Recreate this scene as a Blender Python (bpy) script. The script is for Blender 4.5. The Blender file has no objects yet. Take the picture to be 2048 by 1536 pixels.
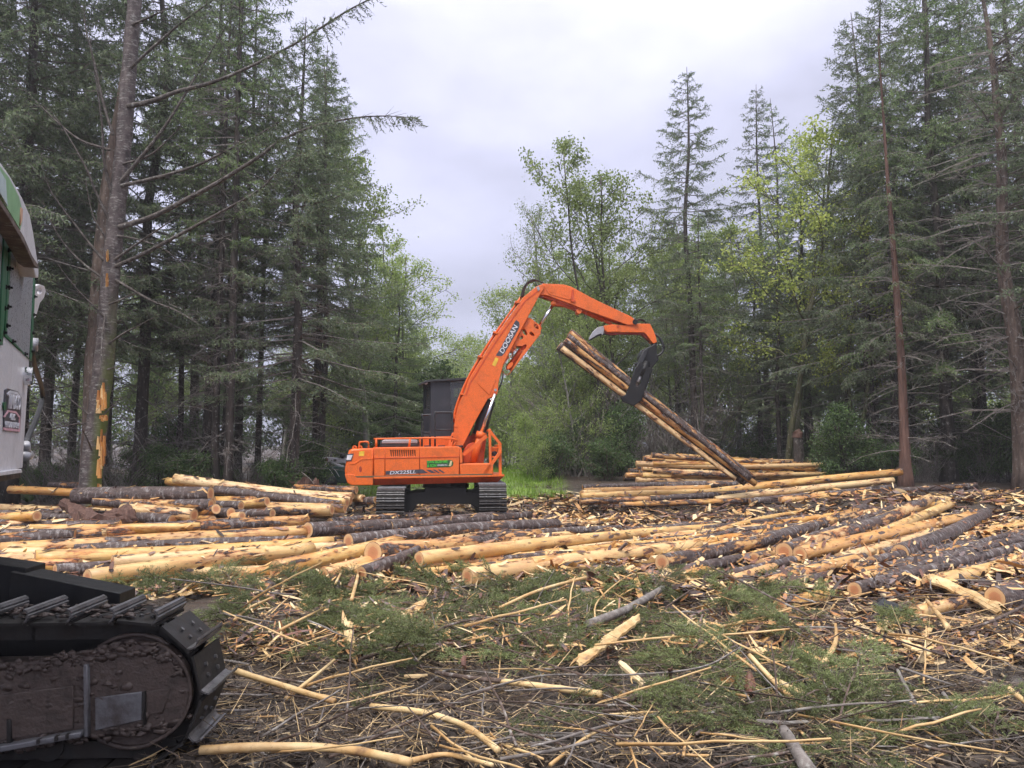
import bpy, bmesh, math, random
import numpy as np
from mathutils import Vector, Matrix
sc = bpy.context.scene
COL = sc.collection
R_ = math.radians

# ------------------------------------------------------------------ camera
F = 1540.0                     # focal length in photo pixels (2048 wide)
CAMZ = 2.1
PITCH = math.atan(132 / F)
cd = bpy.data.cameras.new('camera'); cam = bpy.data.objects.new('camera', cd); COL.objects.link(cam)
cd.sensor_width = 36.0; cd.lens = 36.0 * F / 2048.0
cd.clip_start = 0.1; cd.clip_end = 3000.0
cam.location = (0, 0, CAMZ); cam.rotation_euler = (math.pi / 2 + PITCH, 0, 0)
sc.camera = cam

# ------------------------------------------------------------------ sky: overcast, brighter to the zenith, soft cloud
world = bpy.data.worlds.new('World'); sc.world = world; world.use_nodes = True
wn = world.node_tree.nodes; wl = world.node_tree.links; wn.clear()
def N(nt, t, **kw):
    n = nt.nodes.new(t)
    for k, v in kw.items():
        if k.startswith('i_'): n.inputs[k[2:].replace('_', ' ')].default_value = v
        else: setattr(n, k, v)
    return n
nt = world.node_tree
tc = N(nt, 'ShaderNodeTexCoord')
sep = N(nt, 'ShaderNodeSeparateXYZ'); wl.new(tc.outputs['Generated'], sep.inputs[0])
ele = N(nt, 'ShaderNodeMapRange'); wl.new(sep.outputs['Z'], ele.inputs['Value'])
for k, v in (('From Min', 0.0), ('From Max', 1.0), ('To Min', 0.0), ('To Max', 1.0)): ele.inputs[k].default_value = v
grad = N(nt, 'ShaderNodeValToRGB'); wl.new(ele.outputs[0], grad.inputs[0])
grad.color_ramp.elements[0].position = 0.0; grad.color_ramp.elements[0].color = (0.27, 0.28, 0.38, 1)
grad.color_ramp.elements[1].position = 1.0; grad.color_ramp.elements[1].color = (1.35, 1.33, 1.37, 1)
ge_ = grad.color_ramp.elements.new(.5); ge_.color = (.42, .425, .545, 1)
mp = N(nt, 'ShaderNodeMapping'); mp.inputs['Scale'].default_value = (1.0, 1.0, 2.0); wl.new(tc.outputs['Generated'], mp.inputs[0])
mp.inputs['Location'].default_value = (0.35, 0.1, 0.2)
cn = N(nt, 'ShaderNodeTexNoise'); cn.inputs['Scale'].default_value = 2.3; cn.inputs['Detail'].default_value = 5; cn.inputs['Roughness'].default_value = 0.52
wl.new(mp.outputs[0], cn.inputs['Vector'])
cr = N(nt, 'ShaderNodeMapRange'); wl.new(cn.outputs['Fac'], cr.inputs['Value'])
for k, v in (('From Min', 0.32), ('From Max', 0.68), ('To Min', 0.72), ('To Max', 1.32)): cr.inputs[k].default_value = v
mul = N(nt, 'ShaderNodeVectorMath', operation='SCALE'); wl.new(grad.outputs[0], mul.inputs[0]); wl.new(cr.outputs[0], mul.inputs['Scale'])
sky = N(nt, 'ShaderNodeTexSky', sky_type='NISHITA', sun_disc=False); sky.sun_elevation = R_(58); sky.sun_rotation = R_(200)
skys = N(nt, 'ShaderNodeVectorMath', operation='SCALE'); skys.inputs['Scale'].default_value = 0.004; wl.new(sky.outputs[0], skys.inputs[0])
addn = N(nt, 'ShaderNodeVectorMath', operation='ADD'); wl.new(mul.outputs[0], addn.inputs[0]); wl.new(skys.outputs[0], addn.inputs[1])
bg = N(nt, 'ShaderNodeBackground'); bg.inputs['Strength'].default_value = 1.0; wl.new(addn.outputs[0], bg.inputs['Color'])
wo = N(nt, 'ShaderNodeOutputWorld'); wl.new(bg.outputs[0], wo.inputs['Surface'])

sl = bpy.data.lights.new('sun', 'SUN'); sun = bpy.data.objects.new('sun', sl); COL.objects.link(sun)
sl.energy = 1.5; sl.angle = R_(18); sl.color = (1.0, 0.95, 0.88)
sun.rotation_euler = (R_(32), 0, R_(-20))      # high, from behind the camera's left shoulder
sc.view_settings.view_transform = 'Standard'; sc.view_settings.look = 'None'
sc.view_settings.exposure = 0.95; sc.view_settings.gamma = 1.0
try: sc.view_settings.use_curve_mapping = False
except Exception: pass
sc.cycles.use_denoising = True
sc.cycles.use_adaptive_sampling = True; sc.cycles.adaptive_threshold = 0.03
sc.cycles.max_bounces = 4; sc.cycles.diffuse_bounces = 2; sc.cycles.glossy_bounces = 2
sc.cycles.transmission_bounces = 3; sc.cycles.transparent_max_bounces = 4; sc.cycles.volume_bounces = 0
sc.cycles.caustics_reflective = False; sc.cycles.caustics_refractive = False

# ------------------------------------------------------------------ pixels to directions
CP, SP = math.cos(PITCH), math.sin(PITCH)
def ray(px, py):
    a = (px - 1024) / F; b = (768 - py) / F
    return np.array([a, CP - b * SP, SP + b * CP])
def at(px, py, Y):
    d = ray(px, py); t = Y / d[1]
    return np.array([0, 0, CAMZ]) + d * t

# ------------------------------------------------------------------ terrain height
def _h(ix, iy, s):
    v = np.sin(ix * 127.1 + iy * 311.7 + s * 74.7) * 43758.5453
    return v - np.floor(v)
def vnoise(x, y, s=0):
    x = np.asarray(x, float); y = np.asarray(y, float)
    ix = np.floor(x); iy = np.floor(y); fx = x - ix; fy = y - iy
    fx = fx * fx * (3 - 2 * fx); fy = fy * fy * (3 - 2 * fy)
    a = _h(ix, iy, s); b = _h(ix + 1, iy, s); c = _h(ix, iy + 1, s); d = _h(ix + 1, iy + 1, s)
    return a + (b - a) * fx + (c - a) * fy + (a - b - c + d) * fx * fy
def ss(x, a, b):
    t = np.clip((np.asarray(x, float) - a) / (b - a), 0, 1); return t * t * (3 - 2 * t)
def gz(x, y):
    x = np.asarray(x, float); y = np.asarray(y, float)
    a = 0.95 * ss(y, 26, 37)
    b = 0.85 * ss(x, 4, 13) * ss(y, 14, 25)
    c = 0.45 * ss(-x, 5, 12) * ss(y, 14, 22)
    z = 1 - (1 - a) * (1 - b) * (1 - c)
    z = z * 0.95 - 0.02
    near = 1 - ss(y, 10, 22) * 0.55
    z = z + near * ((vnoise(x * .55, y * .55, 1) - .5) * .22 + (vnoise(x * 1.7, y * 1.7, 2) - .5) * .13 + (vnoise(x * 5, y * 5, 3) - .5) * .055 + (vnoise(x * 13, y * 13, 4) - .5) * .022)
    far = ss(y, 60, 140)
    return z + far * (vnoise(x * .02, y * .02, 9) * 3.0)
def on_ground(px, py, off=0.0):
    """point on the camera ray whose height is the ground plus off"""
    d = ray(px, py); o = np.array([0, 0, CAMZ])
    t = np.concatenate([np.linspace(3, 30, 700), np.linspace(30.05, 90, 700)])
    P = o + d * t[:, None]
    h = P[:, 2] - gz(P[:, 0], P[:, 1]) - off
    k = np.where(h <= 0)[0]
    i = k[0] if len(k) else len(t) - 1
    return P[i]

# ------------------------------------------------------------------ meshes
class MB:
    def __init__(s): s.v = []; s.f3 = []; s.f4 = []; s.m3 = []; s.m4 = []; s.n = 0
    def add(s, v, f3=None, f4=None, m=0):
        v = np.asarray(v, float).reshape(-1, 3); s.v.append(v)
        if f3 is not None and len(f3):
            f3 = np.asarray(f3, int).reshape(-1, 3); s.f3.append(f3 + s.n); s.m3.append(np.full(len(f3), m))
        if f4 is not None and len(f4):
            f4 = np.asarray(f4, int).reshape(-1, 4); s.f4.append(f4 + s.n); s.m4.append(np.full(len(f4), m))
        s.n += len(v)
    def tube(s, P, R, n=8, m=0, cap=True, seed=None, jag=0.0):
        P = np.asarray(P, float); k = len(P); R = np.broadcast_to(np.asarray(R, float), (k,))
        T = np.gradient(P, axis=0); T /= np.linalg.norm(T, axis=1)[:, None] + 1e-9
        up = np.array([0, 0, 1.]) if abs(T[:, 2]).mean() < .8 else np.array([1., 0, 0])
        A = np.cross(T, up); A /= np.linalg.norm(A, axis=1)[:, None] + 1e-9
        B = np.cross(T, A)
        th = np.arange(n) * 2 * np.pi / n
        rr = R[:, None] * np.ones(n)
        if jag: rr = rr * (1 + jag * (np.random.RandomState(seed or 0).rand(k, n) - .5))
        V = P[:, None, :] + rr[:, :, None] * (A[:, None, :] * np.cos(th)[None, :, None] + B[:, None, :] * np.sin(th)[None, :, None])
        V = V.reshape(-1, 3)
        i = np.arange(k - 1)[:, None] * n; j = np.arange(n)[None, :]; j2 = (j + 1) % n
        f = np.stack([i + j, i + n + j, i + n + j2, i + j2], -1).reshape(-1, 4)
        f3 = []
        if cap:
            V = np.vstack([V, P[:1], P[-1:]]); c0 = k * n; c1 = c0 + 1
            f3 = [[c0, q, (q + 1) % n] for q in range(n)] + [[c1, (k - 1) * n + (q + 1) % n, (k - 1) * n + q] for q in range(n)]
        s.add(V, f3, f, m)
    def twigs(s, S, E, r0, r1, m=0):
        S = np.asarray(S, float).reshape(-1, 3); E = np.asarray(E, float).reshape(-1, 3); k = len(S)
        if not k: return
        r0 = np.broadcast_to(np.asarray(r0, float), (k,)); r1 = np.broadcast_to(np.asarray(r1, float), (k,))
        D = E - S; D /= np.linalg.norm(D, axis=1)[:, None] + 1e-9
        ref = np.where(np.abs(D[:, 2:3]) < .8, np.array([[0, 0, 1.]]), np.array([[1., 0, 0]]))
        A = np.cross(D, ref); A /= np.linalg.norm(A, axis=1)[:, None] + 1e-9; B = np.cross(D, A)
        V = np.empty((k, 6, 3))
        for q in range(3):
            w = A * math.cos(q * 2.0944) + B * math.sin(q * 2.0944)
            V[:, q] = S + w * r0[:, None]; V[:, 3 + q] = E + w * r1[:, None]
        b = np.arange(k)[:, None, None] * 6
        f = b + np.array([[0, 3, 4, 1], [1, 4, 5, 2], [2, 5, 3, 0]])[None]
        s.add(V.reshape(-1, 3), None, f.reshape(-1, 4), m)
    def tris(s, B, D, S, m=0):
        """triangles: base centre B, tip vector D, half base vector S"""
        k = len(B)
        if not k: return
        V = np.stack([B - S, B + S, B + D], 1).reshape(-1, 3)
        s.add(V, np.arange(k * 3).reshape(-1, 3), None, m)
    def rhomb(s, B, D, S, m=0):
        k = len(B)
        if not k: return
        V = np.stack([B, B + D * .45 + S, B + D, B + D * .45 - S], 1).reshape(-1, 3)
        s.add(V, None, np.arange(k * 4).reshape(-1, 4), m)
    def box(s, x0, x1, y0, y1, z0, z1, m=0):
        v = [(x, y, z) for z in (z0, z1) for y in (y0, y1) for x in (x0, x1)]
        s.add(v, None, [(0, 2, 3, 1), (4, 5, 7, 6), (0, 1, 5, 4), (2, 6, 7, 3), (0, 4, 6, 2), (1, 3, 7, 5)], m)
    def hexa(s, v8, m=0):
        """bottom four then top four corners, counter-clockwise"""
        s.add(v8, None, [(3, 2, 1, 0), (4, 5, 6, 7), (0, 1, 5, 4), (1, 2, 6, 5), (2, 3, 7, 6), (3, 0, 4, 7)], m)
    def mesh(s, name, mats, smooth=False):
        V = np.vstack(s.v) if s.v else np.zeros((0, 3))
        f3 = np.vstack(s.f3) if s.f3 else np.zeros((0, 3), int); f4 = np.vstack(s.f4) if s.f4 else np.zeros((0, 4), int)
        me = bpy.data.meshes.new(name)
        me.vertices.add(len(V)); me.vertices.foreach_set('co', V.astype(np.float32).ravel())
        L = np.concatenate([f3.ravel(), f4.ravel()]).astype(np.int32)
        me.loops.add(len(L)); me.loops.foreach_set('vertex_index', L)
        nf = len(f3) + len(f4); me.polygons.add(nf)
        st = np.concatenate([np.arange(len(f3)) * 3, len(f3) * 3 + np.arange(len(f4)) * 4]).astype(np.int32)
        me.polygons.foreach_set('loop_start', st)
        mi = np.concatenate(s.m3 + s.m4) if nf else np.zeros(0)
        me.polygons.foreach_set('material_index', mi.astype(np.int32))
        me.polygons.foreach_set('use_smooth', np.full(nf, bool(smooth)))
        for x in (mats if isinstance(mats, (list, tuple)) else [mats]): me.materials.append(x)
        me.update(calc_edges=True); me.validate()
        return me
    def build(s, name, mats, parent=None, smooth=False):
        return link(name, s.mesh(name, mats, smooth), parent)
def link(name, data, parent=None):
    o = bpy.data.objects.new(name, data); COL.objects.link(o)
    if parent is not None: o.parent = parent
    return o
def empty(name, loc=(0, 0, 0), rz=0.0):
    o = link(name, None); o.location = tuple(float(q) for q in loc); o.rotation_euler = (0, 0, rz); o.empty_display_size = .3
    return o
def tag(o, label, cat, group=None, kind=None):
    o['label'] = label; o['category'] = cat
    if group: o['group'] = group
    if kind: o['kind'] = kind
    return o
def bevel(o, w=.01, seg=2):
    md = o.modifiers.new('bevel', 'BEVEL'); md.width = w; md.segments = seg; md.limit_method = 'ANGLE'
    return o

# ------------------------------------------------------------------ materials
def newmat(name):
    m = bpy.data.materials.new(name); m.use_nodes = True; t = m.node_tree; t.nodes.clear()
    out = N(t, 'ShaderNodeOutputMaterial'); b = N(t, 'ShaderNodeBsdfPrincipled'); t.links.new(b.outputs[0], out.inputs['Surface'])
    return m, t, b
def c4(c): return (c[0], c[1], c[2], 1)
def ramp(t, fac, stops):
    r = N(t, 'ShaderNodeValToRGB'); t.links.new(fac, r.inputs[0]); e = r.color_ramp.elements
    e[0].position, e[0].color = stops[0][0], c4(stops[0][1]); e[1].position, e[1].color = stops[-1][0], c4(stops[-1][1])
    for p, c in stops[1:-1]:
        q = e.new(p); q.color = c4(c)
    return r.outputs[0]
def noise(t, scale, detail=4, rough=.55, vec=None, stretch=None, coord='Object'):
    n = N(t, 'ShaderNodeTexNoise'); n.inputs['Scale'].default_value = scale; n.inputs['Detail'].default_value = detail; n.inputs['Roughness'].default_value = rough
    if vec is None:
        vec = N(t, 'ShaderNodeTexCoord').outputs[coord]
    if stretch:
        mpn = N(t, 'ShaderNodeMapping'); mpn.inputs['Scale'].default_value = stretch; t.links.new(vec, mpn.inputs[0]); vec = mpn.outputs[0]
    t.links.new(vec, n.inputs['Vector'])
    return n.outputs['Fac']
def mixc(t, fac, a, b, mode='MIX'):
    m = N(t, 'ShaderNodeMix', data_type='RGBA', blend_type=mode)
    if isinstance(fac, (int, float)): m.inputs[0].default_value = fac
    else: t.links.new(fac, m.inputs[0])
    for i, c in ((6, a), (7, b)):
        if isinstance(c, tuple): m.inputs[i].default_value = c4(c)
        else: t.links.new(c, m.inputs[i])
    return m.outputs[2]
def mrange(t, v, a, b, c=0., d=1.):
    n = N(t, 'ShaderNodeMapRange'); t.links.new(v, n.inputs['Value'])
    for k, x in zip(('From Min', 'From Max', 'To Min', 'To Max'), (a, b, c, d)):
        if isinstance(x, (int, float)): n.inputs[k].default_value = x
        else: t.links.new(x, n.inputs[k])
    return n.outputs[0]
def bump(t, b, h, strength=.5, dist=.02):
    n = N(t, 'ShaderNodeBump'); n.inputs['Strength'].default_value = strength; n.inputs['Distance'].default_value = dist
    t.links.new(h, n.inputs['Height']); t.links.new(n.outputs[0], b.inputs['Normal'])
def math_(t, op, a, b=None):
    n = N(t, 'ShaderNodeMath', operation=op)
    for i, x in enumerate((a, b)):
        if x is None: continue
        if isinstance(x, (int, float)): n.inputs[i].default_value = x
        else: t.links.new(x, n.inputs[i])
    return n.outputs[0]
def paint(name, col, dirt=(.05, .035, .025), amt=.5, rough=.38, metal=0., scale=3., bumpy=0.0, coat=0.0):
    m, t, b = newmat(name)
    n1 = noise(t, scale, 6, .65); f = mrange(t, n1, .5, .78, 0, amt)
    n2 = noise(t, 28, 3); fine = mrange(t, n2, .35, .75, .88, 1.08)
    base = mixc(t, f, col, dirt)
    st_ = noise(t, 1.0, 5, .7, None, (9, 9, .7)); base = mixc(t, mrange(t, st_, .55, .75, 0, amt * .55), base, dirt)
    sc_ = N(t, 'ShaderNodeVectorMath', operation='SCALE'); t.links.new(base, sc_.inputs[0]); t.links.new(fine, sc_.inputs['Scale'])
    t.links.new(sc_.outputs[0], b.inputs['Base Color'])
    t.links.new(mrange(t, n1, .4, .8, rough, min(1, rough + .35)), b.inputs['Roughness']); b.inputs['Metallic'].default_value = metal
    b.inputs['Coat Weight'].default_value = coat
    if bumpy: bump(t, b, n2, bumpy, .01)
    return m
def plain(name, col, rough=.5, metal=0.):
    m, t, b = newmat(name); n = noise(t, 9, 3)
    t.links.new(mixc(t, mrange(t, n, .3, .7), tuple(c * .8 for c in col), tuple(min(1, c * 1.12) for c in col)), b.inputs['Base Color'])
    b.inputs['Roughness'].default_value = rough; b.inputs['Metallic'].default_value = metal
    return m
M = {}
M['orange'] = paint('orange_paint', (.80, .150, .018), (.26, .075, .03), .5, .40, coat=.08)
M['orange_dark'] = paint('orange_paint_shaded', (.62, .075, .012), (.12, .03, .015), .6, .45)  # dirty orange, darkened to paint in shade under and behind parts
M['black_paint'] = paint('black_paint', (.022, .023, .027), (.09, .085, .08), .55, .42, scale=2.2)
M['cab_paint'] = paint('charcoal_cab_paint', (.026, .028, .036), (.07, .073, .088), .6, .4, scale=2.5)
M['black_steel'] = paint('greasy_black_steel', (.012, .012, .013), (.04, .033, .028), .6, .45, .3, bumpy=.2)
M['grouser'] = paint('worn_track_steel', (.22, .215, .215), (.03, .024, .02), .9, .34, .75, scale=6, bumpy=.3)
M['track_dark'] = paint('track_dark_steel', (.02, .018, .017), (.05, .036, .028), .8, .55, .3, scale=5, bumpy=.3)
M['chrome'] = plain('chrome_rod', (.75, .76, .78), .12, 1.)
M['grey_steel'] = paint('grey_steel', (.42, .42, .44), (.12, .09, .07), .5, .4, .5)
M['white_paint'] = paint('offwhite_paint', (.62, .61, .63), (.28, .25, .23), .45, .42, scale=2.0)
M['green_paint'] = paint('green_paint', (.018, .13, .055), (.03, .04, .03), .5, .4)
M['dark_green'] = paint('dark_green_paint', (.012, .05, .038), (.02, .02, .02), .5, .5)
M['rubber'] = plain('rubber_hose', (.02, .02, .022), .45)
M['decal_dark'] = plain('decal_dark', (.06, .06, .075), .4)
M['decal_white'] = plain('decal_white', (.72, .72, .76), .4)
M['decal_green'] = plain('decal_green', (.10, .62, .06), .4)
M['decal_dkgreen'] = plain('decal_dark_green', (.03, .10, .03), .4)
M['decal_pink'] = plain('decal_pink', (.70, .40, .46), .45)
M['stripe'] = plain('stripe_olive', (.10, .11, .06), .4)
M['yellow'] = plain('warning_yellow', (.80, .52, .05), .4)
M['cream'] = plain('decal_cream', (.65, .55, .30), .4)
M['red_dark'] = plain('dark_red', (.30, .03, .012), .5)
M['skin_paper'] = plain('cardboard_pale', (.60, .45, .38), .6)
def glass(name, col, alpha_t=.55):
    m, t, b = newmat(name)
    b.inputs['Base Color'].default_value = c4(col); b.inputs['Roughness'].default_value = .07
    b.inputs['Transmission Weight'].default_value = alpha_t; b.inputs['IOR'].default_value = 1.45
    return m
M['glass'] = glass('cab_glass', (.72, .76, .75), .95)
m, t, b = newmat('lexan_guard_window')                     # scratched polycarbonate with rain streaks
n1 = noise(t, 3, 6, .7, stretch=(6, 6, .7)); n2 = noise(t, 40, 2)
t.links.new(ramp(t, n1, [(.3, (.20, .205, .225)), (.55, (.31, .315, .34)), (.8, (.46, .46, .48))]), b.inputs['Base Color'])
t.links.new(mrange(t, n2, .3, .7, .2, .5), b.inputs['Roughness']); M['lexan'] = m

# bark of standing trees: plates stretched up the stem; lichen and moss where asked
def bark(name, c1, c2, c3, lichen=0., moss=0., sx=9., sz=1.6, banded=False):
    m, t, b = newmat(name)
    tcn = N(t, 'ShaderNodeTexCoord').outputs['Object']
    n1 = noise(t, 1.0, 6, .65, tcn, (sx, sx, sz)); n2 = noise(t, 2.2, 5, .6, tcn)
    col = ramp(t, n1, [(.32, c1), (.52, c2), (.72, c3)])
    if lichen:
        nl = noise(t, 1.0, 5, .7, tcn, (5, 5, 16) if banded else (9, 9, 6))
        col = mixc(t, mrange(t, nl, .60 - lichen * .09, .70, 0, .72), col, (.40, .40, .37))
    if moss:
        ge = N(t, 'ShaderNodeNewGeometry'); sp = N(t, 'ShaderNodeSeparateXYZ'); t.links.new(ge.outputs['Normal'], sp.inputs[0])
        side = mrange(t, sp.outputs['X'], .1, .8); z = N(t, 'ShaderNodeSeparateXYZ'); t.links.new(tcn, z.inputs[0])
        low = mrange(t, z.outputs['Z'], 6.5, 3.0); nm = mrange(t, n2, .34, .5)
        f = math_(t, 'MULTIPLY', math_(t, 'MULTIPLY', side, low), nm)
        col = mixc(t, math_(t, 'MULTIPLY', f, moss), col, (.10, .13, .025))
    t.links.new(col, b.inputs['Base Color']); b.inputs['Roughness'].default_value = .8
    bump(t, b, n1, .9, .03)
    return m
M['bark_brown'] = bark('bark_brown', (.05, .035, .028), (.12, .085, .068), (.21, .16, .13), .3)
M['bark_dark'] = bark('bark_dark', (.022, .018, .016), (.055, .044, .038), (.11, .09, .08), .25)
M['bark_red'] = bark('bark_red', (.05, .026, .020), (.12, .062, .046), (.21, .12, .09), 0., 0., 12, .9)
M['bark_grey'] = bark('bark_grey', (.035, .027, .027), (.085, .066, .064), (.15, .125, .118), .8, 1., 7, 4, True)
M['bark_pale'] = bark('bark_pale', (.12, .11, .10), (.24, .23, .21), (.36, .35, .33), .5, .5, 5, 6)
M['bark_moss'] = bark('bark_mossy', (.05, .045, .03), (.10, .10, .05), (.17, .17, .09), .2, .9)
M['limb'] = bark('dark_limb', (.035, .028, .025), (.085, .07, .062), (.17, .15, .135), .45, 0, 7, 7)
M['dead'] = bark('dead_twig', (.10, .085, .075), (.19, .165, .15), (.33, .31, .28), .5, 0, 6, 6)

# felled logs: bare sapwood, red inner bark, dark outer bark with pale lichen; "peel" is set on each log
def log_material():
    m, t, b = newmat('felled_log')
    tcn = N(t, 'ShaderNodeTexCoord').outputs['Object']
    oi = N(t, 'ShaderNodeObjectInfo')
    off = N(t, 'ShaderNodeVectorMath', operation='SCALE'); t.links.new(oi.outputs['Random'], off.inputs['Scale']); off.inputs[0].default_value = (37, 53, 71)
    ad = N(t, 'ShaderNodeVectorMath', operation='ADD'); t.links.new(tcn, ad.inputs[0]); t.links.new(off.outputs[0], ad.inputs[1]); vec = ad.outputs[0]
    at_ = N(t, 'ShaderNodeAttribute', attribute_type='OBJECT', attribute_name='peel')
    n = math_(t, 'ADD', math_(t, 'MULTIPLY', noise(t, 1.0, 6, .68, vec, (.85, 3.6, 3.6)), .72), math_(t, 'MULTIPLY', noise(t, 1.0, 5, .7, vec, (3.4, 10, 10)), .28))
    thr = mrange(t, at_.outputs['Fac'], 0, 1, .36, .615)
    d = math_(t, 'SUBTRACT', n, thr)                           # > 0 is bark
    isbark = mrange(t, d, -.012, .012); inner = mrange(t, d, -.085, -.015)
    g = noise(t, 1.0, 5, .6, vec, (1.3, 22, 22)); g2 = noise(t, 1.2, 4, .6, vec, (1.0, 2, 2))
    sap = ramp(t, g2, [(.28, (.46, .17, .035)), (.42, (.62, .33, .085)), (.54, (.72, .48, .18)), (.66, (.66, .36, .10)), (.80, (.48, .19, .045))])
    sap = mixc(t, mrange(t, g, .45, .75, 0, .6), sap, (.30, .12, .04))
    gs = noise(t, 1.0, 5, .65, vec, (1.1, 5, 5)); sap = mixc(t, mrange(t, gs, .54, .72, 0, .6), sap, (.20, .13, .10))
    rv = N(t, 'ShaderNodeTexWhiteNoise', noise_dimensions='1D'); t.links.new(oi.outputs['Random'], rv.inputs['W'])
    sap = mixc(t, mrange(t, rv.outputs['Value'], .15, 1., 0, .8), sap, (.76, .58, .33)); sap = mixc(t, mrange(t, oi.outputs['Random'], .6, 1., 0, .5), sap, (.55, .22, .05))
    kn = N(t, 'ShaderNodeTexVoronoi'); kn.inputs['Scale'].default_value = 1.0
    km = N(t, 'ShaderNodeMapping'); km.inputs['Scale'].default_value = (3.2, 8, 8); t.links.new(vec, km.inputs[0]); t.links.new(km.outputs[0], kn.inputs['Vector'])
    knot = mrange(t, kn.outputs['Distance'], .20, .10)
    sap = mixc(t, math_(t, 'MULTIPLY', knot, .75), sap, (.12, .05, .02))
    sap = mixc(t, math_(t, 'MULTIPLY', inner, mrange(t, g2, .35, .6, .25, .9)), sap, (.32, .085, .025))
    nb = noise(t, 1.0, 6, .7, vec, (6, 14, 14)); nl = noise(t, 1.0, 5, .7, vec, (13, 5, 5))
    bk = ramp(t, nb, [(.3, (.028, .019, .017)), (.55, (.085, .058, .052)), (.78, (.165, .125, .115))])
    bk = mixc(t, mrange(t, nl, .52, .66, 0, .75), bk, (.36, .34, .335))
    t.links.new(mixc(t, isbark, sap, bk), b.inputs['Base Color'])
    t.links.new(mrange(t, isbark, 0, 1, .42, .68), b.inputs['Roughness'])
    hgt = math_(t, 'ADD', math_(t, 'MULTIPLY', isbark, 1.0), math_(t, 'MULTIPLY', nb, math_(t, 'MULTIPLY', isbark, .9)))
    hgt = math_(t, 'ADD', hgt, math_(t, 'MULTIPLY', g, .25))
    bump(t, b, hgt, 1.0, .02)
    return m
M['log'] = log_material()
def end_material():
    m, t, b = newmat('sawn_end')
    tcn = N(t, 'ShaderNodeTexCoord').outputs['Object']; nn = noise(t, 3, 3, .5, tcn)
    sp = N(t, 'ShaderNodeSeparateXYZ'); t.links.new(tcn, sp.inputs[0])
    r = math_(t, 'SQRT', math_(t, 'ADD', math_(t, 'POWER', sp.outputs['Y'], 2), math_(t, 'POWER', sp.outputs['Z'], 2)))
    rn = math_(t, 'ADD', r, math_(t, 'MULTIPLY', math_(t, 'SUBTRACT', nn, .5), .16))      # unit disc
    ring = math_(t, 'SINE', math_(t, 'MULTIPLY', rn, 62.))
    col = ramp(t, rn, [(.0, (.50, .22, .10)), (.5, (.60, .27, .13)), (.62, (.70, .42, .20)), (.92, (.76, .52, .27)), (.98, (.20, .09, .05))])
    col = mixc(t, mrange(t, ring, -.2, 1., 0, .35), col, (.33, .14, .06))
    sw = noise(t, 5, 4, .7, tcn, (1, 9, .6)); col = mixc(t, mrange(t, sw, .5, .8, 0, .45), col, (.42, .20, .08))
    t.links.new(col, b.inputs['Base Color']); b.inputs['Roughness'].default_value = .55; bump(t, b, sw, .4, .01)
    return m
M['end'] = end_material()

def leafmat(name, stops, trans=.35, rough=.55, objvar=.25):
    m, t, b = newmat(name)
    ge = N(t, 'ShaderNodeNewGeometry'); oi = N(t, 'ShaderNodeObjectInfo')
    n = noise(t, .55, 3, .5)
    v = math_(t, 'ADD', math_(t, 'MULTIPLY', ge.outputs['Random Per Island'], .55), math_(t, 'MULTIPLY', n, .5))
    col = ramp(t, v, stops)
    k = mrange(t, oi.outputs['Random'], 0, 1, 1 - objvar, 1 + objvar)
    s_ = N(t, 'ShaderNodeVectorMath', operation='SCALE'); t.links.new(col, s_.inputs[0]); t.links.new(k, s_.inputs['Scale'])
    t.links.new(s_.outputs[0], b.inputs['Base Color']); b.inputs['Roughness'].default_value = rough
    if trans:
        tr = N(t, 'ShaderNodeBsdfTranslucent'); t.links.new(s_.outputs[0], tr.inputs['Color'])
        mx = N(t, 'ShaderNodeMixShader'); mx.inputs[0].default_value = trans
        t.links.new(b.outputs[0], mx.inputs[1]); t.links.new(tr.outputs[0], mx.inputs[2])
        out = [q for q in t.nodes if q.type == 'OUTPUT_MATERIAL'][0]; t.links.new(mx.outputs[0], out.inputs['Surface'])
    return m
M['needle'] = leafmat('spruce_needles', [(.2, (.075, .105, .065)), (.5, (.14, .19, .105)), (.85, (.24, .30, .155))], .42)
M['needle_lit'] = leafmat('fir_needles', [(.2, (.09, .14, .06)), (.5, (.165, .245, .10)), (.85, (.29, .39, .155))], .45)
M['bough'] = leafmat('cut_fir_needles', [(.2, (.095, .12, .042)), (.5, (.18, .22, .082)), (.85, (.30, .33, .15))], .35, objvar=.4)
M['leaf'] = leafmat('spring_leaves', [(.2, (.17, .23, .06)), (.5, (.29, .38, .12)), (.85, (.44, .51, .20))], .55)
M['leaf_yellow'] = leafmat('maple_flower_leaves', [(.2, (.20, .26, .05)), (.5, (.33, .40, .09)), (.85, (.50, .54, .15))], .5)
M['leaf_pale'] = leafmat('pale_leaves', [(.2, (.16, .22, .08)), (.5, (.26, .34, .14)), (.85, (.38, .44, .22))], .5)
M['shrub'] = leafmat('shrub_leaves', [(.2, (.035, .07, .025)), (.5, (.075, .13, .04)), (.85, (.15, .23, .07))], .35)
M['fern'] = leafmat('fern_fronds', [(.2, (.05, .10, .02)), (.5, (.10, .18, .04)), (.85, (.18, .28, .06))], .35)
M['grass'] = leafmat('meadow_grass', [(.2, (.13, .24, .03)), (.5, (.22, .36, .05)), (.85, (.34, .46, .09))], .4)

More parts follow.
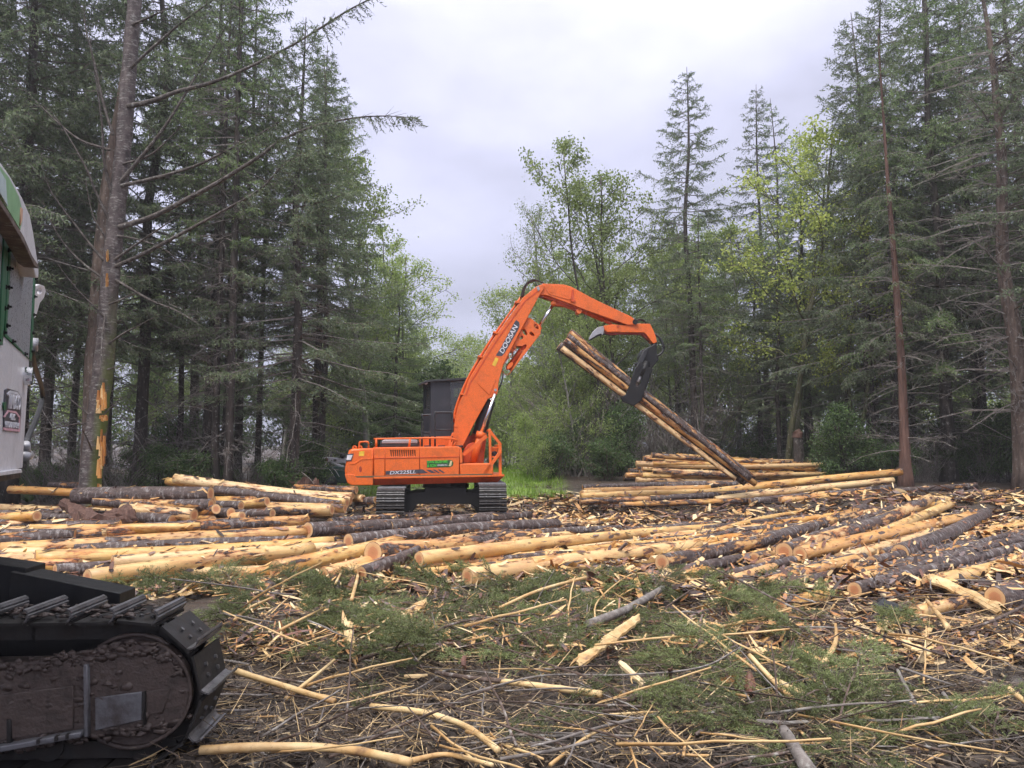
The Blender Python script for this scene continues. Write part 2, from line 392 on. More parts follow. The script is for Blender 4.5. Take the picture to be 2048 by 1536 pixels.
def islandmat(name, stops, rough=.6, grain=True, objrand=False):
    m, t, b = newmat(name)
    ge = N(t, 'ShaderNodeNewGeometry'); oi = N(t, 'ShaderNodeObjectInfo')
    r = oi.outputs['Random'] if objrand else ge.outputs['Random Per Island']
    n = noise(t, 14, 4, .6); v = math_(t, 'ADD', r, math_(t, 'MULTIPLY', math_(t, 'SUBTRACT', n, .5), .28))
    col = ramp(t, v, stops)
    t.links.new(col, b.inputs['Base Color']); b.inputs['Roughness'].default_value = rough; bump(t, b, n, .5, .01)
    return m
M['chips'] = islandmat('bark_and_wood_chips', [(.0, (.030, .019, .016)), (.26, (.075, .045, .038)), (.38, (.18, .075, .045)), (.48, (.17, .145, .15)), (.58, (.42, .18, .06)), (.76, (.66, .41, .16)), (1.0, (.78, .62, .37))])
M['strip'] = islandmat('bark_strips', [(.0, (.05, .028, .024)), (.25, (.17, .075, .05)), (.42, (.15, .125, .125)), (.55, (.42, .19, .06)), (.75, (.66, .42, .18)), (1.0, (.76, .60, .36))], objrand=True)
M['duff'] = islandmat('straw_duff', [(.0, (.025, .019, .015)), (.5, (.06, .045, .034)), (.72, (.12, .09, .065)), (.88, (.28, .21, .13)), (1., (.52, .40, .24))])
M['twiglitter'] = islandmat('twig_litter', [(.0, (.04, .027, .022)), (.4, (.11, .08, .06)), (.65, (.24, .18, .12)), (.85, (.52, .36, .17)), (1., (.66, .50, .28))])
M['stick_bark'] = bark('stick_bark', (.035, .024, .02), (.10, .065, .05), (.20, .15, .13), .4, 0, 9, 9)
def peelstick():
    m, t, b = newmat('peeled_branch')
    tcn = N(t, 'ShaderNodeTexCoord').outputs['Object']; n = noise(t, 2.2, 4, .6, tcn); n2 = noise(t, 25, 4, .6, tcn)
    col = ramp(t, n, [(.34, (.13, .07, .045)), (.42, (.50, .30, .12)), (.58, (.66, .47, .23)), (.75, (.72, .57, .33))])
    col = mixc(t, mrange(t, n2, .6, .75, 0, .6), col, (.20, .09, .04))
    t.links.new(col, b.inputs['Base Color']); b.inputs['Roughness'].default_value = .5; bump(t, b, n2, .4, .01)
    return m
M['stick_peel'] = peelstick()

# ground: wet dark mud, litter brown; green only on the far meadow
def ground_material():
    m, t, b = newmat('muddy_ground')
    tcn = N(t, 'ShaderNodeTexCoord').outputs['Object']
    n1 = noise(t, .9, 7, .62, tcn); n2 = noise(t, 9, 6, .7, tcn); n3 = noise(t, 40, 4, .65, tcn)
    mud = ramp(t, n2, [(.28, (.022, .016, .013)), (.5, (.052, .040, .032)), (.66, (.095, .077, .063)), (.8, (.16, .135, .115))])
    lit = ramp(t, n3, [(.3, (.026, .018, .014)), (.55, (.075, .05, .034)), (.75, (.20, .13, .075))])
    col = mixc(t, mrange(t, n1, .42, .6), mud, lit)
    sp = N(t, 'ShaderNodeSeparateXYZ'); t.links.new(tcn, sp.inputs[0])
    fx = math_(t, 'MULTIPLY', mrange(t, sp.outputs['X'], -9, -5), mrange(t, sp.outputs['X'], 2.6, 1.2))
    fy = math_(t, 'MULTIPLY', mrange(t, sp.outputs['Y'], 28.5, 30.5), mrange(t, sp.outputs['Y'], 60, 52))
    mead = math_(t, 'MULTIPLY', math_(t, 'MULTIPLY', fx, fy), mrange(t, n1, .36, .5))
    col = mixc(t, mead, col, ramp(t, n3, [(.3, (.11, .19, .03)), (.7, (.26, .38, .07))]))
    t.links.new(col, b.inputs['Base Color'])
    wet = mrange(t, n1, .36, .50, .22, .75); t.links.new(wet, b.inputs['Roughness'])
    h = math_(t, 'ADD', math_(t, 'MULTIPLY', n2, .7), math_(t, 'MULTIPLY', n3, .3)); bump(t, b, h, .9, .05)
    return m
M['ground'] = ground_material()

# ------------------------------------------------------------------ ground sheet
def axis(lo, hi, core0, core1, step, growth):
    a = list(np.arange(core0, core1, step)); s = step
    while a[-1] < hi: s *= growth; a.append(a[-1] + s)
    s = step
    while a[0] > lo: s *= growth; a.insert(0, a[0] - s)
    return np.array(a)
gx = axis(-420, 420, -8, 8, .085, 1.045); gy = axis(-40, 480, 3.0, 13.0, .075, 1.03)
X, Y = np.meshgrid(gx, gy); Zg = gz(X, Y)
g = MB(); nx = len(gx); ny = len(gy)
i = (np.arange(ny - 1)[:, None] * nx + np.arange(nx - 1)[None, :])
g.add(np.stack([X, Y, Zg], -1).reshape(-1, 3), None, np.stack([i, i + 1, i + nx + 1, i + nx], -1).reshape(-1, 4))
ground = g.build('ground', M['ground'], smooth=True); ground['kind'] = 'structure'
# ------------------------------------------------------------------ traced plates: a vertical plane frame with real depth
class Frame:
    def __init__(s, O, yaw):
        s.O = np.array(O, float); s.yaw = yaw
        s.u = np.array([math.cos(yaw), math.sin(yaw), 0]); s.w = np.array([-math.sin(yaw), math.cos(yaw), 0])
    def p(s, px, py, v=0.0):
        """local (u, v, z) where the pixel's ray meets the plane v metres behind the frame's plane"""
        d = ray(px, py); o = np.array([0, 0, CAMZ])
        t = (v - (o - s.O) @ s.w) / (d @ s.w); q = o + d * t - s.O
        return np.array([q @ s.u, v, q[2]])
def curve_mesh(name, splines, depth, bev, mat, bevres=2):
    c = bpy.data.curves.new(name, 'CURVE'); c.dimensions = '2D'; c.fill_mode = 'BOTH'
    c.extrude = max(depth / 2 - bev, .0005); c.bevel_depth = bev; c.bevel_resolution = bevres; c.offset = -bev
    for pts in splines:
        sp = c.splines.new('POLY'); sp.points.add(len(pts) - 1)
        for q, (x, y) in zip(sp.points, pts): q.co = (x, y, 0, 1)
        sp.use_cyclic_u = True
    o = bpy.data.objects.new(name, c); COL.objects.link(o)
    me = bpy.data.meshes.new_from_object(o.evaluated_get(bpy.context.evaluated_depsgraph_get()))
    bpy.data.objects.remove(o); bpy.data.curves.remove(c)
    me.materials.clear(); me.materials.append(mat)
    return me
def remap(me, v_mid):
    n = len(me.vertices); co = np.empty(n * 3, np.float32); me.vertices.foreach_get('co', co); co = co.reshape(-1, 3)
    me.vertices.foreach_set('co', np.stack([co[:, 0], v_mid - co[:, 2], co[:, 1]], -1).ravel().astype(np.float32)); me.update()
def plate(fr, name, out, v0, v1, mat, parent, holes=(), bev=.012, vref=None, px=True, smooth=False):
    vr = v0 if vref is None else vref
    tr = (lambda L: [fr.p(x, y, vr)[[0, 2]] for x, y in L]) if px else (lambda L: L)
    def wind(L, ccw):
        a = sum(L[i_][0] * L[(i_ + 1) % len(L)][1] - L[(i_ + 1) % len(L)][0] * L[i_][1] for i_ in range(len(L)))
        return L if (a > 0) == ccw else L[::-1]
    me = curve_mesh(name, [wind(tr(out), True)] + [wind(tr(h), False) for h in holes], v1 - v0, bev, mat)
    remap(me, (v0 + v1) / 2)
    if smooth: me.polygons.foreach_set('use_smooth', np.ones(len(me.polygons), bool))
    return link(name, me, parent)
def oval(cx, cy, rx, ry, ang=0., n=16):
    a = math.radians(ang); return [(cx + rx * math.cos(q) * math.cos(a) - ry * math.sin(q) * math.sin(a), cy + rx * math.cos(q) * math.sin(a) + ry * math.sin(q) * math.cos(a)) for q in np.linspace(0, 2 * math.pi, n, False)]
def text(fr, name, s, p0, p1, hpx, v, mat, parent, shear=0., px=True):
    c = bpy.data.curves.new(name, 'FONT'); c.body = s; c.extrude = .004; c.shear = shear; c.offset = .012
    o = bpy.data.objects.new(name, c); COL.objects.link(o)
    me = bpy.data.meshes.new_from_object(o.evaluated_get(bpy.context.evaluated_depsgraph_get()))
    bpy.data.objects.remove(o); bpy.data.curves.remove(c)
    me.materials.clear(); me.materials.append(mat)
    n = len(me.vertices); co = np.empty(n * 3, np.float32); me.vertices.foreach_get('co', co); co = co.reshape(-1, 3)
    a = fr.p(*p0, v)[[0, 2]]; b = fr.p(*p1, v)[[0, 2]]
    w = np.linalg.norm(b - a); dx = (b - a) / w; dy = np.array([-dx[1], dx[0]])
    h = hpx / F * np.linalg.norm(fr.O[:2])
    x = (co[:, 0] - co[:, 0].min()) / np.ptp(co[:, 0]) * w; y = (co[:, 1] - co[:, 1].min()) / np.ptp(co[:, 1]) * h
    q = a + x[:, None] * dx + y[:, None] * dy
    me.vertices.foreach_set('co', np.stack([q[:, 0], v - co[:, 2], q[:, 1]], -1).ravel().astype(np.float32)); me.update()
    return link(name, me, parent)
def pipe(name, pts, r, mat, parent, n=8):
    b_ = MB(); b_.tube(np.array(pts, float), r, n); return b_.build(name, mat, parent, True)
def smooth_path(pts, k=4):
    pts = np.array(pts, float); t = np.arange(len(pts)); tt = np.linspace(0, len(pts) - 1, (len(pts) - 1) * k + 1)
    P = np.vstack([2 * pts[0] - pts[1], pts, 2 * pts[-1] - pts[-2]]); out = []
    for q in tt:
        i_ = min(int(q), len(pts) - 2); f = q - i_; p0, p1, p2, p3 = P[i_:i_ + 4]
        out.append(.5 * (2 * p1 + (p2 - p0) * f + (2 * p0 - 5 * p1 + 4 * p2 - p3) * f ** 2 + (3 * p1 - p0 - 3 * p2 + p3) * f ** 3))
    return np.array(out)
def disc(name, c, r, v0, v1, mat, parent, n=24):
    b_ = MB(); b_.tube([(c[0], v0, c[2]), (c[0], v1, c[2])], r, n); return b_.build(name, mat, parent)

# ------------------------------------------------------------------ track running along a frame axis
def shoe_mesh(width, pitch, ribs, tall, hook=0.0):
    b_ = MB(); h = width / 2
    b_.box(-pitch * .49, pitch * .49, -h, h, 0, .022, 1)
    for q in ribs:
        x = q * pitch
        b_.hexa([(x - .016, -h, .022), (x + .016, -h, .022), (x + .016, h, .022), (x - .016, h, .022), (x - .007 + hook, -h, .022 + tall), (x + .007 + hook, -h, .022 + tall), (x + .007 + hook, h, .022 + tall), (x - .007 + hook, h, .022 + tall)])
    for q in (-.22, .22):
        for s_ in (-.25, .25): b_.tube([(q * pitch, s_ * width, .02), (q * pitch, s_ * width, .04)], .018, 6)
    return b_.mesh('track_shoe', [M['grouser'], M['track_dark']])
def loop_points(L, r, pitch):
    per = 2 * L + 2 * math.pi * r; n = int(per / pitch); out = []
    for k in range(n):
        d = per * k / n
        if d < L: out.append((-L / 2 + d, r, 0.))
        elif d < L + math.pi * r: a = (d - L) / r; out.append((L / 2 + r * math.sin(a), r * math.cos(a), a))
        elif d < 2 * L + math.pi * r: out.append((L / 2 - (d - L - math.pi * r), -r, math.pi))
        else: a = (d - 2 * L - math.pi * r) / r; out.append((-L / 2 - r * math.sin(a), -r * math.cos(a), math.pi + a))
    return out

# ================================================================== orange log loader
EX = Frame(at(890, 1042, 24.5), R_(5))
ex = empty('log_loader', EX.O, EX.yaw)
tag(ex, 'orange tracked log loader with black cab lifting logs on its raised boom', 'log loader')
E = EX.p
O_, OD = M['orange'], M['orange_dark']
VN = -1.33
# undercarriage
me_sh = shoe_mesh(.80, .175, (-.30, .12), .038)
for px, pyb in ((780, 1045), (986, 1036)):
    q = E(px, pyb, -2.05); L, r = 3.25, .44; cz = q[2] + r + .05
    tr_ = empty('track'); tr_.parent = ex
    tb = MB(); tb.tube([(q[0] - .22, -L / 2, cz), (q[0] + .22, -L / 2, cz)], r - .03, 20); tb.tube([(q[0] - .22, L / 2, cz), (q[0] + .22, L / 2, cz)], r - .03, 20)
    tb.box(q[0] - .2, q[0] + .2, -L / 2, L / 2, cz - r + .08, cz + r - .12)
    for k in range(7): tb.tube([(q[0] - .24, -1.3 + k * .43, cz - r + .1), (q[0] + .24, -1.3 + k * .43, cz - r + .1)], .09, 12)
    tb.build('track_frame', M['track_dark'], tr_)
    for (a, z, an) in loop_points(L, r, .175):
        o = link('track_shoe', me_sh, tr_)
        Mx = Matrix.Rotation(math.pi / 2, 4, 'Z') @ Matrix.Rotation(an, 4, 'Y')
        o.matrix_local = Matrix.Translation((q[0], a, cz + z)) @ Mx
plate(EX, 'undercarriage_frame', [(806, 990), (830, 985), (848, 984), (850, 976), (930, 976), (932, 984), (948, 985), (968, 976), (968, 1026), (940, 1008), (835, 1008), (826, 1022), (806, 1030)], -1.0, 1.0, M['black_steel'], ex, bev=.03, vref=-1.0)
sb = MB(); c_ = E(892, 972, 0); sb.tube([(c_[0], 0, c_[2] - .22), (c_[0], 0, c_[2] + .20)], .66, 28); sb.tube([(c_[0], 0, c_[2] - .05), (c_[0], 0, c_[2] + .08)], .72, 28); sb.build('slew_ring', M['black_steel'], ex)
# house
hb = plate(EX, 'house_body', [(745, 897), (918, 895), (924, 903), (925, 950), (745, 955)], VN + .05, 1.33, OD, ex, bev=.03)
cw = plate(EX, 'counterweight', [(698, 900), (704, 897.5), (747, 896), (747, 971), (702, 971), (694, 966), (690.5, 955), (689, 940), (693, 915)], VN - .02, 1.33, O_, ex, bev=.06, smooth=False)
plate(EX, 'reflector_frame', [(693.5, 908), (707.5, 907), (703, 922), (691.5, 922.5)], VN - .035, VN, M['decal_dark'], cw, bev=.004)
plate(EX, 'reflector', [(694.5, 910.5), (705, 910), (701.5, 920), (692.5, 920)], VN - .045, VN - .02, M['decal_white'], cw, bev=.004)
plate(EX, 'warning_decal', [(718.5, 903), (729, 902), (728, 912), (717.5, 912)], VN - .025, VN, M['yellow'], cw, bev=.001)
plate(EX, 'lifting_recess', oval(721, 938.5, 2.6, 6), VN - .028, VN, M['red_dark'], cw, bev=.002)
plate(EX, 'moulded_rib', [(700, 925), (708, 926), (722, 917.5), (746, 916.5), (746, 918.5), (723, 919.5), (709, 929), (700, 928.5)], VN - .035, VN, O_, cw, bev=.004)
plate(EX, 'lower_moulding', [(689.5, 948.5), (707, 948.5), (713, 955), (746, 955.5), (746, 970), (703, 970), (695, 965)], VN - .045, VN, O_, cw, bev=.012)
for px in (709, 720):
    plate(EX, 'lifting_eye', [(px - 5, 899), (px - 4, 893), (px - 2, 891), (px + 2, 891), (px + 4, 893), (px + 5, 899)], VN + .1, VN + .2, O_, cw, holes=[oval(px, 894.5, 1.7, 1.9)], bev=.006)
# side panels with gaps; the louvre slots are holes
slots = []
for k in range(12):
    x = 780.5 + k * 4.35; slots.append([(x, 900), (x + 2.0, 900), (x + 3.0, 913), (x + 1.0, 913)])
sp_rects = [((748.3, 896.3), (769.6, 896), (769.6, 954.8), (748.3, 955.2), ()), ((770.6, 896), (838.8, 894.8), (838.8, 953.6), (770.6, 954.8), slots), ((839.8, 894.7), (918.2, 893.6), (918.2, 952), (839.8, 953.6), ())]
for a, b_, c_, d_, hs in sp_rects:
    plate(EX, 'side_panel', [a, b_, c_, d_], VN - .045, VN + .03, O_, ex, holes=hs, bev=.014)
plate(EX, 'vent_slot_shade', [(777, 897.5), (836, 896.5), (836, 915), (777, 916)], VN + .032, VN + .045, M['rubber'], ex, bev=.002)  # dark sheet stands in for the shade inside the louvre slots
plate(EX, 'hood_nose', [(919.2, 894), (923, 898), (925, 906), (925.5, 926), (919.2, 926)], VN - .04, VN + .9, O_, ex, bev=.014)
plate(EX, 'hood_top', [(745, 898.5), (746, 894.6), (917, 892.6), (921, 897)], VN + .04, 1.3, O_, ex, bev=.02)
plate(EX, 'panel_crease', [(748, 915.8), (918, 912.8), (918, 914.4), (748, 917.4)], VN - .06, VN - .03, OD, ex, bev=.004)
plate(EX, 'storage_box', [(920, 927.5), (980, 926.8), (986, 931), (987, 950), (920, 952)], VN - .03, -.5, O_, ex, bev=.03)
plate(EX, 'platform_deck', [(747, 953.5), (1009, 949.5), (1009, 953), (747, 958)], VN - .06, 1.35, O_, ex, bev=.01)
sk = MB()
a, b_ = E(748, 957.5, VN - .05), E(1008.5, 952.5, VN - .05); c_, d_ = E(749, 970.5, VN + .12), E(995, 964, VN + .12)
bk = lambda q: (q[0], 1.3, q[2])
sk.hexa([c_, d_, bk(d_), bk(c_), a, b_, bk(b_), bk(a)]); sk.build('platform_skirt', OD, ex)
plate(EX, 'stripe_decal', [(709, 952.2), (714, 955), (985, 949.6), (985, 947.2), (714, 952.4)], VN - .052, VN - .03, M['stripe'], ex, bev=.001)
band = plate(EX, 'model_band', [(771.5, 942), (845, 938.5), (856.5, 946), (771.5, 949.5)], VN - .054, VN - .04, M['decal_dark'], ex, bev=.001)
for x in (852, 865, 875): plate(EX, 'band_bar', [(x, 939.8 - (x - 852) * .03), (x + (9 if x < 860 else 5), 939.4 - (x - 852) * .03), (x + (20 if x < 860 else 15), 945.6), (x + 11, 946)], VN - .054, VN - .04, M['decal_dark'], ex, bev=.001)
text(EX, 'lettering', 'DX225LL', (779.5, 949), (832, 946.8), 6.4, VN - .058, M['decal_white'], ex, .18)
sg = plate(EX, 'company_decal', [(853.5, 921.5), (896, 920), (899, 919.8), (904, 920.5), (907, 926), (905, 932), (900, 934), (873, 935), (853.5, 935.5)], VN - .052, VN - .04, M['decal_dkgreen'], ex, bev=.001)
text(EX, 'lettering', 'DAN BOEHME', (854.8, 926.8), (895.5, 925.6), 5.2, VN - .056, M['decal_green'], sg)
text(EX, 'lettering', '& SON', (854.8, 934.6), (872.5, 933.9), 5.6, VN - .056, M['decal_green'], sg)
text(EX, 'lettering', 'LOGGING INC', (874.5, 932.2), (895, 931.4), 3.2, VN - .056, M['decal_white'], sg)
plate(EX, 'emblem', [(897, 932), (899, 928), (900.5, 922), (904, 921.5), (903, 930), (901, 932.5)], VN - .057, VN - .045, M['cream'], sg, bev=.001)
# hood top furniture
mf = plate(EX, 'engine_cowl', [(760, 894), (761, 882), (766, 880), (833, 879.5), (836.5, 883), (836.5, 893)], VN + .35, .3, M['black_paint'], ex, bev=.03)
plate(EX, 'cowl_top', [(763, 887), (764, 881.5), (768, 879.5), (832, 879), (835, 882), (835, 886.5)], VN + .33, .28, M['grey_steel'], mf, bev=.02)
pipe('exhaust_pipe', smooth_path([E(806, 884, .2), E(801, 876, .2), E(797, 868, .2)]), .08, M['black_steel'], ex)
for pts in ([(718, 897), (719, 885.5), (722, 884), (736, 884), (737, 896)], [(751.5, 895), (751.5, 881), (754, 878), (760, 877.6), (905, 877), (905, 893)]):
    pipe('handrail', smooth_path([E(x, y, VN + .12) for x, y in pts], 3), .026, O_, ex)
for x in (752.5, 818): pipe('rail_post', [E(x, 894, VN + .12), E(x + (0 if x < 800 else 2.5), 878, VN + .12)], .035, O_, ex)
for pts, ys in (([(844, 893), (844, 833), (846, 830), (858, 830), (860, 833), (860, 893)], 865), ([(870, 893), (870, 829), (873, 825), (902, 825), (905, 829), (905, 893)], 859.5)):
    rl = pipe('ladder_rail', smooth_path([E(x, y, -.35) for x, y in pts], 3), .03, M['black_paint'], ex)
    pipe('cross_bar', [E(pts[0][0], ys, -.35), E(pts[-1][0], ys, -.35)], .025, M['black_paint'], rl)
for x in (848, 876, 912): plate(EX, 'step_pad', [(x, 891), (x + 14, 890.5), (x + 14, 894), (x, 894)], -.6, -.2, M['rubber'], ex, bev=.006)
plate(EX, 'boom_foot_bracket', [(894, 894), (899, 878), (904, 866), (909, 864), (907, 880), (904, 894)], -.5, -.4, O_, ex, holes=[[(901, 884), (904, 873), (906, 872), (904, 884)]], bev=.01)
# cab on the far side, raised
cab = empty('cab'); cab.parent = ex
V0, V1 = .36, 1.42
plate(EX, 'cab_base', [(838, 874), (942, 871), (942, 896), (838, 896)], V0 - .02, V1, O_, cab, bev=.02)
plate(EX, 'side_wall', [(861.5, 763), (940, 758), (940, 873), (861.5, 874)], V0, V0 + .06, M['cab_paint'], cab, holes=[[(900.5, 764.5), (938, 761.5), (938, 822), (900.5, 823)]], bev=.008)
plate(EX, 'window_glass', [(900.5, 764.5), (938, 761.5), (938, 822), (900.5, 823)], V0 + .025, V0 + .035, M['glass'], cab, bev=.002)
p0, p1, p2_, p3_ = E(846.5, 874, V0 + .35), E(861.5, 874, V0), E(861.5, 763, V0), E(846.5, 764, V0 + .35)
cm = MB()
dz = np.array([.05, .05, 0])
def quadslab(b_, a, b2, c2, d2, off): b_.hexa([a, b2, b2 + off, a + off, d2, c2, c2 + off, d2 + off])
lerp = lambda a, b2, f: a + (b2 - a) * f
def corner(f, g_): return lerp(lerp(p0, p1, f), lerp(p3_, p2_, f), g_)
for f0, f1, g0, g1 in ((0, 1, 0, .5), (0, 1, .93, 1), (0, .14, .5, .93), (.86, 1, .5, .93)):
    quadslab(cm, corner(f0, g0), corner(f1, g0), corner(f1, g1), corner(f0, g1), dz)
cm.build('rear_corner', M['cab_paint'], cab)
cm = MB(); quadslab(cm, corner(.14, .5) + dz * .5, corner(.86, .5) + dz * .5, corner(.86, .93) + dz * .5, corner(.14, .93) + dz * .5, dz * .15); cm.build('rear_window', M['glass'], cab)
cm = MB(); cm.box(p0[0], p0[0] + .05, V0 + .35, V1, p0[2], p3_[2]); cm.build('rear_wall', M['cab_paint'], cab)
far = lambda L: L
plate(EX, 'far_wall', [(846.5, 764), (941, 759), (941, 873), (846.5, 874)], V1 - .05, V1, M['cab_paint'], cab, holes=[[(908, 772), (917, 771.5), (917, 789), (908, 789.5)], [(919, 771), (934, 770), (934, 794), (919, 794)], [(921, 797), (935, 797), (935, 815), (921, 815)]], bev=.004, vref=V0)
plate(EX, 'cab_floor', [(847, 868), (940, 867), (940, 873), (847, 874)], V0 + .06, V1 - .05, M['black_paint'], cab, bev=.004)
cm = MB(); f_ = E(940, 815, V0)
q0, q1 = E(940, 872, V0), E(940, 760, V0)
cm.box(q0[0] - .05, q0[0], V0, V0 + .08, q0[2], q1[2]); cm.box(q0[0] - .05, q0[0], V1 - .08, V1, q0[2], q1[2]); cm.box(q0[0] - .05, q0[0], V0 + .08, V1 - .08, q0[2], q0[2] + .5); cm.build('front_frame', M['cab_paint'], cab)
plate(EX, 'cab_roof', [(836, 767.5), (837.5, 771.5), (846, 767.5), (856, 764), (942, 759), (942, 754.5), (855, 760)], V0 - .12, V1 + .05, M['black_paint'], cab, bev=.008)
disc('work_light', E(852, 765.5, V0 + .1), .06, V0 - .02, V0 + .12, M['decal_white'], cab, 14)
ob = MB(); s0 = E(912, 840, .9); ob.box(s0[0] - .25, s0[0] + .3, .7, 1.15, s0[2] - .3, s0[2]); ob.box(s0[0] - .32, s0[0] - .2, .68, 1.17, s0[2], s0[2] + .75); bevel(ob.build('seat', M['red_dark'], cab), .04)
plate(EX, 'paper_box', [(903, 809), (908, 809), (908, 812), (915, 812), (915, 818), (903, 818)], V0 + .12, V0 + .3, M['skin_paper'], cab, bev=.004)
# boom
BO = [(904, 893), (907.5, 853), (915.5, 815), (923, 796), (929.6, 783), (937.6, 757.8), (961.5, 719), (991, 671), (1027.6, 621), (1045.8, 595), (1073, 573), (1086, 567.6), (1089, 575), (1080.5, 588), (1068.6, 610), (1042, 660), (1007, 728), (997, 765), (996, 783), (994, 789), (985.5, 794), (976, 797.5), (950, 844), (924, 896), (918, 925), (900, 922)]
boom = plate(EX, 'boom', BO, -.30, .30, O_, ex, bev=.015)
for pts in ([(930, 790), (938, 766), (962, 727), (992, 679), (1028, 629), (1048, 601), (1074, 581)],):
    plate(EX, 'weld_seam', [(x + 1.0, y) for x, y in pts] + [(x + 3.6, y + 1.2) for x, y in reversed(pts)], -.312, -.29, OD, boom, bev=.003)
plate(EX, 'stiffener_plate', [(955.5, 767), (963, 755.5), (992, 757), (990.5, 764), (979, 790), (960, 772)], -.318, -.29, O_, boom, bev=.006)
plate(EX, 'boom_lug', [(985, 786), (990, 779), (995.5, 783), (994, 790), (988, 794)], -.36, -.28, O_, boom, bev=.01)
disc('pin', E(991, 780, -.37), .045, -.375, -.3, M['grey_steel'], boom, 12); disc('pin', E(990, 788, -.37), .06, -.37, -.3, OD, boom, 12)
DB = [(991.5, 711), (999.5, 699), (1029.5, 643.5), (1033, 640), (1038, 644), (1039.5, 650), (1037, 658), (1009.5, 706), (1004, 712), (996, 712)]
nb_ = plate(EX, 'name_decal', DB, -.306, -.29, M['decal_dark'], boom, bev=.001)
text(EX, 'lettering', 'DOOSAN', (1006.5, 707.5), (1036.5, 653), 9.6, -.309, M['decal_white'], nb_, .12)
plate(EX, 'warning_decal', [(984, 729.5), (991, 714.5), (997.5, 717.5), (990.5, 733)], -.306, -.29, M['yellow'], boom, bev=.001)
for o_, r_ in ((0, .035), (5, .03)):
    pipe('hydraulic_line', smooth_path([E(905 + o_ * .5, 845, -.12 + o_ * .05), E(914 + o_ * .5, 808, -.12 + o_ * .05), E(934 + o_ * .5, 760, -.12 + o_ * .05), E(958 + o_ * .3, 717, -.12 + o_ * .05), E(988 + o_ * .3, 670, -.12 + o_ * .05), E(1024, 620, -.12 + o_ * .05), E(1042, 594, -.12 + o_ * .05)], 3), r_, O_, boom)
for x, y in ((911, 853), (926, 789), (961.5, 714), (992, 666), (1036, 605)): plate(EX, 'line_clamp', [(x - 5, y - 4), (x + 5, y - 1), (x + 4, y + 2), (x - 6, y)], -.32, .2, O_, boom, bev=.006)
plate(EX, 'lug', oval(911, 835, 3.6, 4.2), -.2, -.1, O_, boom, holes=[oval(911, 835, 1.3, 1.4)], bev=.006)
for k in range(3):
    pipe('hose', smooth_path([E(1041 + k * 2.5, 597 - k, -.15 + k * .1), E(1047 + k * 2, 576 - k, -.15 + k * .1), E(1058 + k * 2, 562 + k, -.15 + k * .1), E(1070 + k * 3, 559 + k * 1.5, -.15 + k * .1), E(1084 + k * 2, 565 + k, -.15 + k * .1)], 4), .022, M['rubber'], boom)
pipe('hose', smooth_path([E(1006, 748, -.2), E(1003, 765, -.25), E(996, 780, -.22)], 4), .025, M['rubber'], boom)
# cylinder bracket with lightening holes, two cheeks
BR = [(1054, 634), (1062, 637), (1080, 650.5), (1082, 658), (1081, 668), (1019, 748), (1009, 748.5), (1003.5, 738), (1006, 731), (1041, 663)]
holes = [oval(1072.5, 653, 3.2, 6.5, -42), oval(1064, 654, 3.2, 5, -35)[:0] or oval(1049.5, 664, 3.6, 7.5, -28), oval(1064, 668, 3.0, 6, -48), oval(1043, 675, 3, 4.5, 30), oval(1047.5, 695, 3.8, 7.5, 42), oval(1029, 696.5, 3.2, 5, -25), oval(1021, 709, 3.2, 6.2, 28), oval(1020, 731, 3.6, 8, 42)]
for va, vb in ((-.2, -.12), (.12, .2)):
    plate(EX, 'cylinder_bracket', BR, va, vb, O_, boom, holes=holes, bev=.008, vref=-.2)
pipe('arm_cylinder', [E(1016, 738, 0), E(1079, 653, 0)], .105, OD, boom, 16)
pipe('arm_rod', [E(1077, 655, 0), E(1107, 608, 0)], .055, M['chrome'], boom, 14)
pipe('rod_eye', [E(1107, 607, -.12), E(1107, 607, .12)], .09, O_, boom, 14)
# stick
stick = plate(EX, 'stick', [(1078, 590), (1085.5, 567), (1114, 568), (1128, 569), (1142, 573), (1185, 596.5), (1262, 633), (1273, 641.5), (1273.5, 646), (1269, 649.5), (1255, 649.5), (1173, 620.5), (1144, 609), (1098, 592), (1090, 590)], -.22, .22, O_, ex, bev=.012)
plate(EX, 'stiffener_plate', [(1087.5, 571), (1120, 571), (1144, 576.5), (1147, 579), (1145, 590), (1140.5, 600), (1128, 597), (1098, 588.5)], -.237, -.21, O_, stick, holes=[], bev=.006)
for x, y, r_ in ((1103.5, 581, .075), (1133, 586, .10)): disc('boss', E(x, y, -.24), r_, -.248, -.2, O_, stick, 20)
plate(EX, 'stick_underside_shade', [(1080, 592), (1090, 588), (1145, 606), (1176, 618), (1254, 647), (1240, 646), (1176, 624), (1106, 601)], -.15, .15, OD, stick, bev=.006)  # shadow strip under the stick, painted in as darker orange
plate(EX, 'pivot_hook', [(1073, 574), (1078, 572), (1080, 579), (1076, 582)], -.34, -.28, M['grey_steel'], stick, bev=.006)
plate(EX, 'side_bracket', [(1143, 580), (1148, 578), (1147, 600), (1151, 599), (1150, 604), (1142, 603)], -.27, -.2, OD, stick, bev=.006)
plate(EX, 'cylinder_mount', [(1103, 604), (1107, 600), (1118, 602), (1140, 609), (1165, 619), (1160, 625), (1157, 623), (1130, 613), (1108, 611)], -.1, .1, OD, stick, bev=.008)
pipe('heel_cylinder', [E(1152, 616, 0), E(1206, 640, 0)], .075, OD, stick, 14)
pipe('heel_rod', [E(1204, 639, 0), E(1224, 649, 0)], .05, OD, stick, 12)
disc('pin', E(1158, 622, -.14), .09, -.16, .16, O_, stick, 16); disc('pin', E(1270.5, 643.5, -.24), .085, -.26, .26, M['black_steel'], stick, 16)
